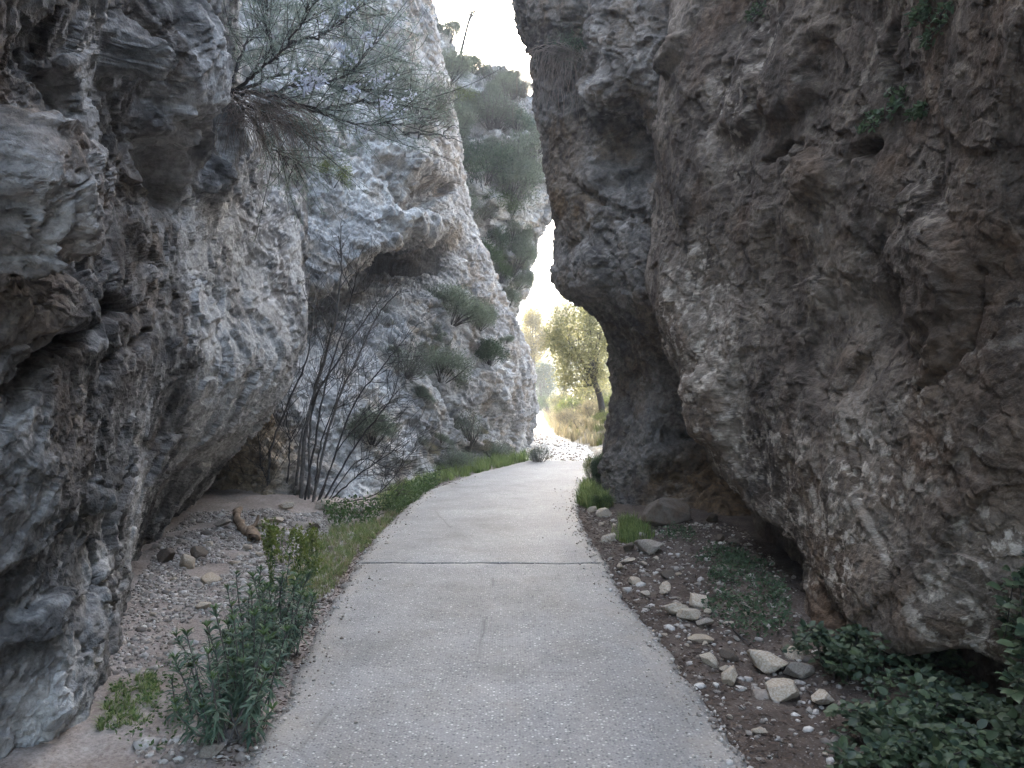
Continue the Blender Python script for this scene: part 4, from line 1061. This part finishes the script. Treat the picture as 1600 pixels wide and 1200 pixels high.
for (k, x, y, r, zs, lb) in (
 ('yellow', 2.3, 30, .75, .9, 'yellow-green bush on the bank at the left of the oak trunk'),
 ('olive', 3.1, 31, .9, .9, 'olive bush behind the oak trunk on the bank'),
 ('dry', 2.15, 25.2, .45, .9, 'dry straw-coloured bush at the near corner of the bank'),
 ('yellow', 2.9, 24.2, .5, .9, 'yellow-green bush at the near foot of the bank by the right rock'),
 ('dry', 1.95, 28.5, .45, 1.0, 'straw-coloured grass clump beside the track halfway up'),
 ('dry', 2.7, 27.4, .5, 1.0, 'pale dry bush below the oak trunk'),
 ('olive', 2.2, 36, .8, 1.0, 'rounded olive bush farther along the track side'),
 ('green', 2.0, 43, .7, 1.1, 'green bush at the far end of the bank by the track'),
 ('dry', 1.9, 33, .45, 1.0, 'straw-coloured bush beside the track farther back'),
 ('olive', 4.2, 34, 1.2, 1.0, 'big olive bush high on the bank behind the oak'),
 ('yellow', 3.6, 28, .6, .9, 'yellow-green bush right of the oak trunk by the rock edge')):
    plant(k, (x, y, gz(x, y) - .05), r, lb, 'bush', GB, zs=zs)
rs = np.random.RandomState(31)
yy = 21.5 + 26 * rs.rand(7000) ** 1.3; c = np.column_stack([pxr(yy) + .05 + 2.6 * rs.rand(7000) ** 1.3, yy])
grass('dry_grass', c, .18, .5, .018, M['drygrass'], rs, lean=.35)
c = np.column_stack([pxr(yy) + .2 + 3 * rs.rand(7000), yy]); grass('grass', c[:3500], .12, .35, .02, M['leaf_yellow'], rs)

# leaning thin tree on the skyline
p0, _ = hit(712, 118, 'far_cliff')
if p0:
    t = empty('leaning_tree', p0); b = np.array(p0)
    tb = Tubes(); pts = [np.zeros(3)] + [np.array(P(x, y, p0.y)) - b for x, y in ((722, 75), (732, 35), (738, 18))]; tk = spline(pts, 14); tb.add(tk, .07, .035, 6)
    link('trunk', tb.mesh('trunk', M['bark_dark']), t)
    tb = Tubes(); ends = []
    rs = np.random.RandomState(2)
    for x, y in ((700, 12), (715, 5), (752, 8), (768, -4), (776, 14), (745, -10), (758, 20), (690, 20)):
        e = np.array(P(x, y, p0.y + rs.uniform(-.5, .5))) - b; a = tk[rs.randint(8, 14)]
        tb.add(spline([a, (a + e) / 2 + (0, 0, .12), e], 7), .025, .008, 4); ends += [e, (a + e * 2) / 3]
    link('branch', tb.mesh('branch', M['bark_dark']), t)
    cc, d, l, w_ = crown(rs, np.array(ends), 16, .16, .09, .045, np.zeros(3))
    link('foliage', leaves_mesh('foliage', cc, d, l, w_, M['leaf_dark'], 'rhomb', rs), t)
    tag(t, 'thin leaning tree standing out against the white sky', 'tree')

# ------------------------------------------------------------------ rosemary hanging off the left rock
rs = np.random.RandomState(12)
ro = np.array(P(362, 143, 8.4)); RB = empty('rosemary_bush', ro)
def rp(x, y, Y): return np.array(P(x, y, Y)) - ro
mains = [[(362,143,8.4),(400,115,8.2),(440,82,8.0),(470,40,7.9),(492,-10,7.8)], [(365,143,8.4),(425,120,8.5),(480,112,8.8),(560,105,9.2),(620,90,9.5)],
 [(362,146,8.4),(400,145,8.1),(450,155,7.9),(520,183,7.9),(575,195,8.1),(622,193,8.3)], [(432,92,8.0),(418,50,8.1),(415,10,8.2),(405,-30,8.3)],
 [(362,140,8.4),(372,95,8.6),(395,50,8.9),(430,0,9.2)], [(450,70,8.0),(520,45,8.2),(570,5,8.5)], [(470,113,8.7),(540,140,8.6),(600,140,8.8)],
 [(360,150,8.4),(400,170,8.4),(450,200,8.5),(500,215,8.7)], [(400,146,8.1),(470,135,8.2),(540,118,8.3),(590,60,8.5)], [(380,135,8.5),(440,60,8.9),(520,10,9.2)],
 [(365,150,8.5),(395,190,8.6),(430,235,8.8),(470,255,9.0)], [(420,160,8.2),(500,170,8.5),(580,160,8.9),(640,170,9.2)]]
ends = []
for m in mains:
    tb = Tubes(); q = spline([rp(*a) for a in m], 26) + rs.normal(size=(26, 3)) * .012; tb.add(q, .019, .006, 6)
    for j in range(46):
        a = q[rs.randint(6, 26)]; dirv = norm(q[-1] - q[0]) * .35 + rs.normal(size=3) * .3 + (0, 0, .08)
        sh = spline([a, a + dirv * .5 + rs.normal(size=3) * .04, a + dirv * rs.uniform(.7, 1.3)], 9); tb.add(sh, .005, .002, 3); ends.append(sh)
    link('branch', tb.mesh('branch', M['bark_dark']), RB)
bc, bd = [], []
for sh in ends:
    n = 50; k = rs.uniform(1, 8, n); i = k.astype(int); f = (k - i)[:, None]
    pnt = sh[i] * (1 - f) + sh[np.minimum(i + 1, 8)] * f; ax = norm(sh[-1] - sh[0])
    bc.append(pnt + rs.normal(size=(n, 3)) * .02); bd.append(ax * .8 + rs.normal(size=(n, 3)) * .7)
bc = np.concatenate(bc); bd = np.concatenate(bd)
link('foliage', leaves_mesh('foliage', bc, bd, rs.uniform(.035, .075, len(bc)), rs.uniform(.006, .011, len(bc)), M['leaf_rosemary'], 'rhomb', rs), RB)
fcs = []
for (x, y, Y, n, s) in ((483,130,7.7,70,16),(500,125,8.0,35,10),(530,72,8.0,26,8),(540,92,8.1,24,9),(548,140,8.1,24,10),(590,125,8.3,32,14),(605,160,8.4,34,14),(620,185,8.5,28,14),(575,60,8.2,24,10),(540,15,8.2,30,12),(560,200,8.2,20,12),(640,150,8.7,16,10),(505,30,8.0,14,10)):
    fcs.append(np.array([rp(x + rs.normal() * s * .7, y + rs.normal() * s * .55, Y + rs.normal() * .08) for _ in range(n * 3 // 2)]))
fc = np.concatenate(fcs)
o = link('flowers', leaves_mesh('flowers', fc, rs.normal(size=fc.shape), rs.uniform(.03, .06, len(fc)), rs.uniform(.022, .04, len(fc)), M['flower'], 'rhomb', rs), RB); o['kind'] = 'stuff'
tb = Tubes()
for k in range(230):
    x0, y0 = rs.uniform(352, 435), rs.uniform(135, 190); L_ = rs.uniform(40, 130); a = rs.normal(.6, .75)
    Y = 7.75 + rs.uniform(-.2, .5)
    tb.add(spline([rp(x0, y0, Y + .3), rp(x0 + math.sin(a) * L_ * .6, y0 + L_ * .2, Y - .1), rp(x0 + math.sin(a) * L_ * .95, y0 + L_ * .8, Y)], 6) + rs.normal(size=(6, 3)) * .018, .0036, .0015, 3)
link('dead_twigs', tb.mesh('dead_twigs', M['deadtwig']), RB)
tag(RB, 'large rosemary bush with pale lilac flowers and dead twigs hanging from the left rock', 'shrub')
# long bare branch in front of the pale cliff
p0, n0 = hit(655, 208, 'cave_cliff')
Yb = p0.y - .5
t = empty('bare_branch', P(655, 208, Yb)); b = np.array(P(655, 208, Yb))
tb = Tubes()
for m in (((655,208),(620,207),(570,210),(515,214)), ((655,208),(690,212),(722,222)), ((640,208),(600,222),(550,230)), ((690,212),(700,200),(715,197)), ((655,208),(650,240),(660,260))):
    tb.add(spline([np.array(P(x, y, Yb)) - b for x, y in m], 12) + rs.normal(size=(12, 3)) * .015, .022, .007, 5)
me = tb.mesh('bare_branch', M['bark_dark']); bpy.data.objects.remove(t)
o = link('bare_branch', me, loc=tuple(b)); tag(o, 'long dark bare branch reaching sideways across the pale cliff above the ledge', 'branch')

# dry grass tuft hanging on the right rock
p0, n0 = hit(902, 92, 'right_far_cliff')
if n0.dot(Vector((0, 0, EYE)) - p0) < 0: n0 = -n0
t = empty('hanging_grass', p0); tb = Tubes(); rs = np.random.RandomState(6); ys_ = p0.y / F
for k in range(110):
    a = rs.normal(-.25, .8); L_ = rs.uniform(30, 120) * ys_; o_ = np.array(n0) * rs.uniform(.08, .3)
    x0 = np.array((rs.normal() * .05, rs.normal() * .05, rs.normal() * .04))
    tb.add(spline([x0, x0 + o_ + (math.sin(a) * L_ * .5, -.05, L_ * .05), x0 + o_ + (math.sin(a) * L_ * .75, -.08, -L_ * .45), x0 + o_ * 1.0 + (math.sin(a) * L_ * .8, -.06, -L_ * .95)], 8) + rs.normal(size=(8, 3)) * .025, .0055, .0025, 3)
link('dead_blades', tb.mesh('dead_blades', M['deadtwig']), t)
c = rs.normal(size=(700, 3)) * (.16, .1, .13) + np.array(n0) * .1 + (.05, 0, .08)
link('green_blades', leaves_mesh('green_blades', c, rs.normal(size=c.shape) + (0, -.3, .6), rs.uniform(.05, .12, 700), .008, M['leaf_dark'], 'rhomb', rs), t)
tag(t, 'brown dry grass tuft hanging from the leaning right rock near the sky', 'grass tuft')
# creepers on the right rock
for (x, y, s, lb) in ((1478, 36, 34, 'small green creeper high on the right rock at the upper right'), (1445, 22, 22, 'tiny green creeper left of the upper right one'), (1368, 192, 26, 'green creeper in the middle of the right rock above the dark crack'),
                      (1405, 160, 24, 'green creeper spray right above the middle creeper'), (1440, 172, 18, 'thin leafy creeper right of the middle creeper'), (1190, 14, 26, 'dark creeper tuft at the top edge of the right rock')):
    p0, n0 = hit(x, y, 'right_cliff')
    if p0 is None: continue
    if n0.dot(Vector((0, 0, EYE)) - p0) < 0: n0 = -n0
    n0 = np.array(n0); t = empty('creeper', p0); tb = Tubes(); cs = []
    rs = np.random.RandomState(int(x)); r = s * p0.y / F
    for k in range(6):
        a = rs.uniform(0, 6.28); e = np.array((0, math.cos(a) * r * 1.3, math.sin(a) * r * .8)) + n0 * r * rs.uniform(.15, .6)
        q = spline([np.zeros(3), e * .5 + n0 * r * .25, e], 8); tb.add(q, .004, .0015, 4); cs.append(q[2:])
    link('stems', tb.mesh('stems', M['bark_dark']), t)
    cs = np.concatenate(cs); cs = np.repeat(cs, 2, 0) + rs.normal(size=(len(cs) * 2, 3)) * r * .12
    link('leaves', leaves_mesh('leaves', cs, rs.normal(size=cs.shape) + n0 * .6, rs.uniform(.03, .05, len(cs)), rs.uniform(.014, .024, len(cs)), M['leaf_dark'], 'oval', rs), t)
    tag(t, lb, 'creeper', 'creepers on the right rock')

# ------------------------------------------------------------------ bare many-stemmed shrub
rs = np.random.RandomState(14)
bb = gp(478, 792); BB = empty('bare_shrub', bb); b = np.array(bb)
def bp(x, y, Y): return np.array(P(x, y, Y)) - b
stems = [(11.0,.030,[(418,782),(424,700),(455,620),(480,560),(490,500),(497,440)]), (10.9,.050,[(470,790),(477,680),(498,590),(522,505),(533,430),(530,370)]),
 (10.9,.030,[(482,790),(488,640),(530,560),(578,490),(612,440)]), (10.7,.032,[(487,790),(520,650),(558,560),(592,490),(622,455)]), (10.8,.024,[(495,790),(550,640),(600,570),(642,515)]),
 (11.1,.034,[(460,790),(470,690),(492,610),(515,510)]), (10.6,.024,[(500,790),(560,690),(612,620),(628,565)]), (11.2,.022,[(445,788),(452,690),(432,600)]),
 (10.6,.020,[(508,790),(570,735),(640,690)]), (11.1,.018,[(452,788),(412,740),(402,670)]), (10.8,.026,[(475,790),(505,620),(540,500),(560,420)]), (10.7,.018,[(498,788),(530,700),(590,640),(640,620)]),
 (10.9,.02,[(490,790),(500,700),(530,610),(545,540)]), (10.6,.016,[(505,790),(590,770),(650,700)]), (10.6,.015,[(505,792),(560,720),(600,730),(640,745)])]
for (Y, r0, pts) in stems:
    tb = Tubes(); n = 28; q = spline([bp(x, y, Y + rs.uniform(-.25, .25) * (k > 0)) for k, (x, y) in enumerate(pts)], n) + rs.normal(size=(n, 3)) * .006
    tb.add(q, r0 * .62, r0 * .18, 7)
    for j in range(16):
        i = rs.randint(8, n - 1); a = q[i]; ax = norm(q[i + 1] - q[i]); side_ = norm(np.cross(ax, rs.normal(size=3)))
        L_ = rs.uniform(.15, .6); e = a + (ax * .75 + side_ * .7) * L_ + (0, 0, .05)
        m = (a + e) / 2 + rs.normal(size=3) * .03; tw = spline([a, m, e], 8); tb.add(tw, r0 * .18, .002, 4)
        for u in range(3):
            s = tw[rs.randint(2, 7)]; tb.add(np.array([s, s + (rs.normal(size=3) * .35 + ax * .5) * .16, s + (rs.normal(size=3) * .35 + ax) * .26]), .0035, .002, 3)
    link('stem', tb.mesh('stem', M['bark_grey'] if r0 > .028 else M['bark_dark']), BB)
tag(BB, 'leafless shrub of many dark slender stems in front of the cave cliff', 'shrub')

# ------------------------------------------------------------------ spurge plants on the left verge
def spurge(px, py, n, h, label, seed, spread=.16, L=.085, dense=46, group='spurge plants on the left verge'):
    rs = np.random.RandomState(seed); p0 = gp(px, py); t = empty('spurge', p0)
    for k in range(n):
        a = rs.uniform(0, 6.28); hh = h * .84 * rs.uniform(.4, 1.1); rr = spread * 1.5 * rs.uniform(.2, 1)
        q = spline([(rs.normal() * .05, rs.normal() * .05, -.02), (math.cos(a) * rr * .6, math.sin(a) * rr * .6, hh * .45), (math.cos(a) * rr, math.sin(a) * rr, hh)], 14)
        tb = Tubes(); tb.add(q, .005, .003, 5); st = link('stem', tb.mesh('stem', M['bark_grey']), t)
        m = dense; u = rs.uniform(.3, 1.0, m) ** .8 * 12.9; i = u.astype(int); f = (u - i)[:, None]
        pnt = q[i] * (1 - f) + q[np.minimum(i + 1, 13)] * f
        an = np.arange(m) * 2.4; d = np.stack([np.cos(an), np.sin(an), np.zeros(m)], 1)
        el = -.9 + 1.9 * (u / 12.9) ** 2; d = d * np.cos(el)[:, None] + np.stack([np.zeros(m), np.zeros(m), np.sin(el)], 1)
        ls = L * rs.uniform(.7, 1.2, m) * (1 - .35 * (u / 12.9) ** 3)
        link('leaves', leaves_mesh('leaves', pnt, d + rs.normal(size=d.shape) * .15, ls, rs.uniform(.009, .014, m), M['leaf_spurge'], 'blade', rs, up=(0, 0, 1)), st)
        an = rs.uniform(0, 6.28, 10)
        link('young_leaves', leaves_mesh('young_leaves', np.repeat(q[-1:], 10, 0), np.stack([np.cos(an), np.sin(an), np.full(10, 1.2)], 1), L * .6, .009, M['leaf_green'], 'blade', rs, up=(0, 0, 1)), st)
    return tag(t, label, 'plant', group)
spurge(352, 1165, 15, .58, 'tallest blue-green spurge nearest the viewer by the grey rounded stone', 1, .22)
spurge(392, 1130, 15, .62, 'dense blue-green spurge on the path edge right of the nearest one', 2, .16)
spurge(400, 1070, 15, .6, 'blue-green spurge in the middle of the verge row', 3, .2)
spurge(445, 1030, 12, .6, 'dark drooping spurge leaning over the path edge', 4, .13)
spurge(350, 1070, 9, .44, 'lighter spurge on the left side of the row', 5, .18)
spurge(430, 985, 11, .56, 'blue-green spurge behind the drooping one', 6, .17)
spurge(278, 1120, 4, .30, 'small sparse spurge standing apart on the bare earth', 7, .08, .07, 26)
spurge(385, 1000, 9, .55, 'slim spurge with bare lower stems at the back left of the row', 8, .15, .075, 34)
spurge(480, 975, 4, .26, 'little dark spurge hanging at the path edge behind the row', 9, .06, .07, 30)
def bloom(px, py, n, h, label, seed):
    rs = np.random.RandomState(seed); p0 = gp(px, py); t = empty('flowering_spurge', p0)
    for k in range(n):
        tb = Tubes(); cs = []
        a = rs.uniform(0, 6.28); hh = h * rs.uniform(.65, 1.1); rr = .14 * rs.rand()
        q = spline([(0, 0, -.02), (math.cos(a) * rr * .5, math.sin(a) * rr * .5, hh * .5), (math.cos(a) * rr, math.sin(a) * rr, hh)], 10); tb.add(q, .004, .002, 4)
        for j in range(9):
            s = q[rs.randint(7, 10)]; e = s + rs.normal(size=3) * .02 + (0, 0, .015); tb.add(np.array([s, (s + e) / 2 + (0, 0, .008), e]), .002, .001, 3); cs.append(e)
        st = link('stem', tb.mesh('stem', M['grass']), t)
        cs = np.repeat(np.array(cs), 5, 0) + rs.normal(size=(45, 3)) * .012; lf = np.repeat(q[2:8], 4, 0)
        link('flower_head', leaves_mesh('flower_head', cs, rs.normal(size=cs.shape) + (0, 0, .8), rs.uniform(.022, .036, 45), rs.uniform(.014, .024, 45), M['leaf_yellow'], 'rhomb', rs), st)
        link('leaves', leaves_mesh('leaves', lf, rs.normal(size=lf.shape), .045, .008, M['leaf_green'], 'blade', rs), st)
    return tag(t, label, 'plant', 'yellow flowering spurge on the left verge')
bloom(425, 930, 8, .5, 'tall yellow-green flowering spurge nearest the pale scree', 1)
bloom(470, 945, 7, .5, 'yellow-green flowering spurge close to the path edge behind the dark row', 2)
bloom(492, 905, 6, .42, 'slender yellow-green flowering spurge in the grass below the joint', 3)
bloom(440, 880, 5, .34, 'small yellow-green flowering spurge farthest back by the scree', 4)

# ------------------------------------------------------------------ brambles
def bramble(name, label, roots, seed, reach, hmax, ncane, leafL=.062):
    rs = np.random.RandomState(seed); p0 = (roots[0][0], roots[0][1], gz(*roots[0])); t = empty(name, p0); b = np.array(p0); cs, ds, ls = [], [], []
    for k in range(ncane):
        r = roots[rs.randint(len(roots))]; s = np.array((r[0] + rs.normal() * .08, r[1] + rs.normal() * .08, gz(*r))) - b
        a = rs.uniform(0, 6.28); e = s + np.array((math.cos(a), math.sin(a), 0)) * reach * rs.uniform(.4, 1); e[2] = rs.uniform(.0, hmax * .6)
        m = (s + e) / 2; m[2] = hmax * rs.uniform(.5, 1.1)
        q = spline([s, m, e], 20); tb = Tubes(); tb.add(q, .004, .002, 5); link('cane', tb.mesh('cane', M['bark_dark']), t)
        for i in range(2, 20):
            for _ in range(2):
                d = rs.normal(size=3) * (1, 1, .35) + (0, -.25, .25); d /= np.linalg.norm(d); st = q[i] + d * .035
                sd_ = norm(np.cross(d, (0, 0, 1)))
                for v in (d, d * .25 + sd_, d * .25 - sd_):
                    cs.append(st + v * .008); ds.append(v + rs.normal(size=3) * .12); ls.append(leafL * rs.uniform(.6, 1.2) * (1 if v is d else .8))
    ls = np.array(ls)
    link('leaves', leaves_mesh('leaves', np.array(cs), np.array(ds), ls, ls * .68, M['leaf_bramble'], 'oval', rs, .10, up=(0, -.3, 1)), t)
    return tag(t, label, 'bramble')
bramble('bramble', 'dense dark green bramble spreading at the foot of the right rock, bottom right', [(1.75,3.55),(1.95,3.7),(1.6,3.35),(2.15,3.9),(2.1,3.45),(1.85,3.2)], 3, .52, .16, 40, .052)
bramble('bramble', 'taller bramble climbing the right rock at the picture edge', [(2.2,3.25),(2.25,3.45)], 5, .28, .75, 14)
bramble('bramble', 'thin bramble trailing along the brown undercut behind the pale stones', [(1.85,4.5),(2.0,4.6),(2.15,4.4)], 7, .35, .22, 14, .05)
print('plants', round(time.time() - T0, 1))
HAZE = .0042
# ------------------------------------------------------------------ light, sky, camera
SUN_EL, SUN_AZ = math.radians(22), math.radians(-12)      # azimuth from +Y, towards -X
w = bpy.data.worlds.new('World'); SC.world = w; w.use_nodes = True
nt = w.node_tree; nt.nodes.clear()
sky = nt.nodes.new('ShaderNodeTexSky'); sky.sky_type = 'NISHITA'; sky.sun_disc = False
sky.sun_elevation = SUN_EL; sky.sun_rotation = SUN_AZ
sky.air_density = 1.0; sky.dust_density = 3.0; sky.ozone_density = 1.0
bg = nt.nodes.new('ShaderNodeBackground'); bg.inputs['Strength'].default_value = .15
wo = nt.nodes.new('ShaderNodeOutputWorld')
tint = nt.nodes.new('ShaderNodeMix'); tint.data_type = 'RGBA'; tint.blend_type = 'MULTIPLY'; tint.inputs[0].default_value = 1; tint.inputs[7].default_value = (1, .96, .905, 1)
nt.links.new(sky.outputs[0], tint.inputs[6]); nt.links.new(tint.outputs[2], bg.inputs[0]); nt.links.new(bg.outputs[0], wo.inputs[0])
sl = bpy.data.lights.new('sun', 'SUN'); sl.energy = 4.5; sl.angle = math.radians(.5); sl.color = (1, .955, .88)
so = bpy.data.objects.new('sun', sl); C.objects.link(so)
sd = Vector((math.sin(SUN_AZ) * math.cos(SUN_EL), math.cos(SUN_AZ) * math.cos(SUN_EL), math.sin(SUN_EL)))
so.rotation_euler = sd.to_track_quat('Z', 'Y').to_euler(); so.location = (0, 0, 40)

cam = bpy.data.cameras.new('camera'); cam.sensor_width = 36; cam.lens = 36 * F / 1600
cam.clip_start = .05; cam.clip_end = 6000
co = bpy.data.objects.new('camera', cam); C.objects.link(co)
co.location = (0, 0, EYE); co.rotation_euler = (math.radians(90), 0, 0)
SC.camera = co
SC.view_settings.view_transform = 'Standard'; SC.view_settings.look = 'None'
SC.view_settings.exposure = 4.15; SC.view_settings.gamma = 1
SC.cycles.max_bounces = 8; SC.cycles.diffuse_bounces = 4; SC.cycles.transmission_bounces = 4; SC.cycles.glossy_bounces = 2
SC.cycles.use_denoising = True
hz_ = NT('haze_air'); vol = hz_.N('ShaderNodeVolumePrincipled'); vol.inputs['Color'].default_value = (.86, .9, .96, 1); vol.inputs['Density'].default_value = HAZE; vol.inputs['Anisotropy'].default_value = .5
hz_.L(vol.outputs[0], hz_.out.inputs['Volume'])
HB = np.array([(x, y, z) for x in (-1600, 1600) for y in (-320, 3300) for z in (-8, 140)], float)
if HAZE:
    o = link('haze', mesh_np('haze', HB, [np.array([[0, 1, 3, 2], [4, 6, 7, 5], [0, 4, 5, 1], [2, 3, 7, 6], [0, 2, 6, 4], [1, 5, 7, 3]])], hz_.m)); o['kind'] = 'stuff'
print('script', round(time.time() - T0, 1))
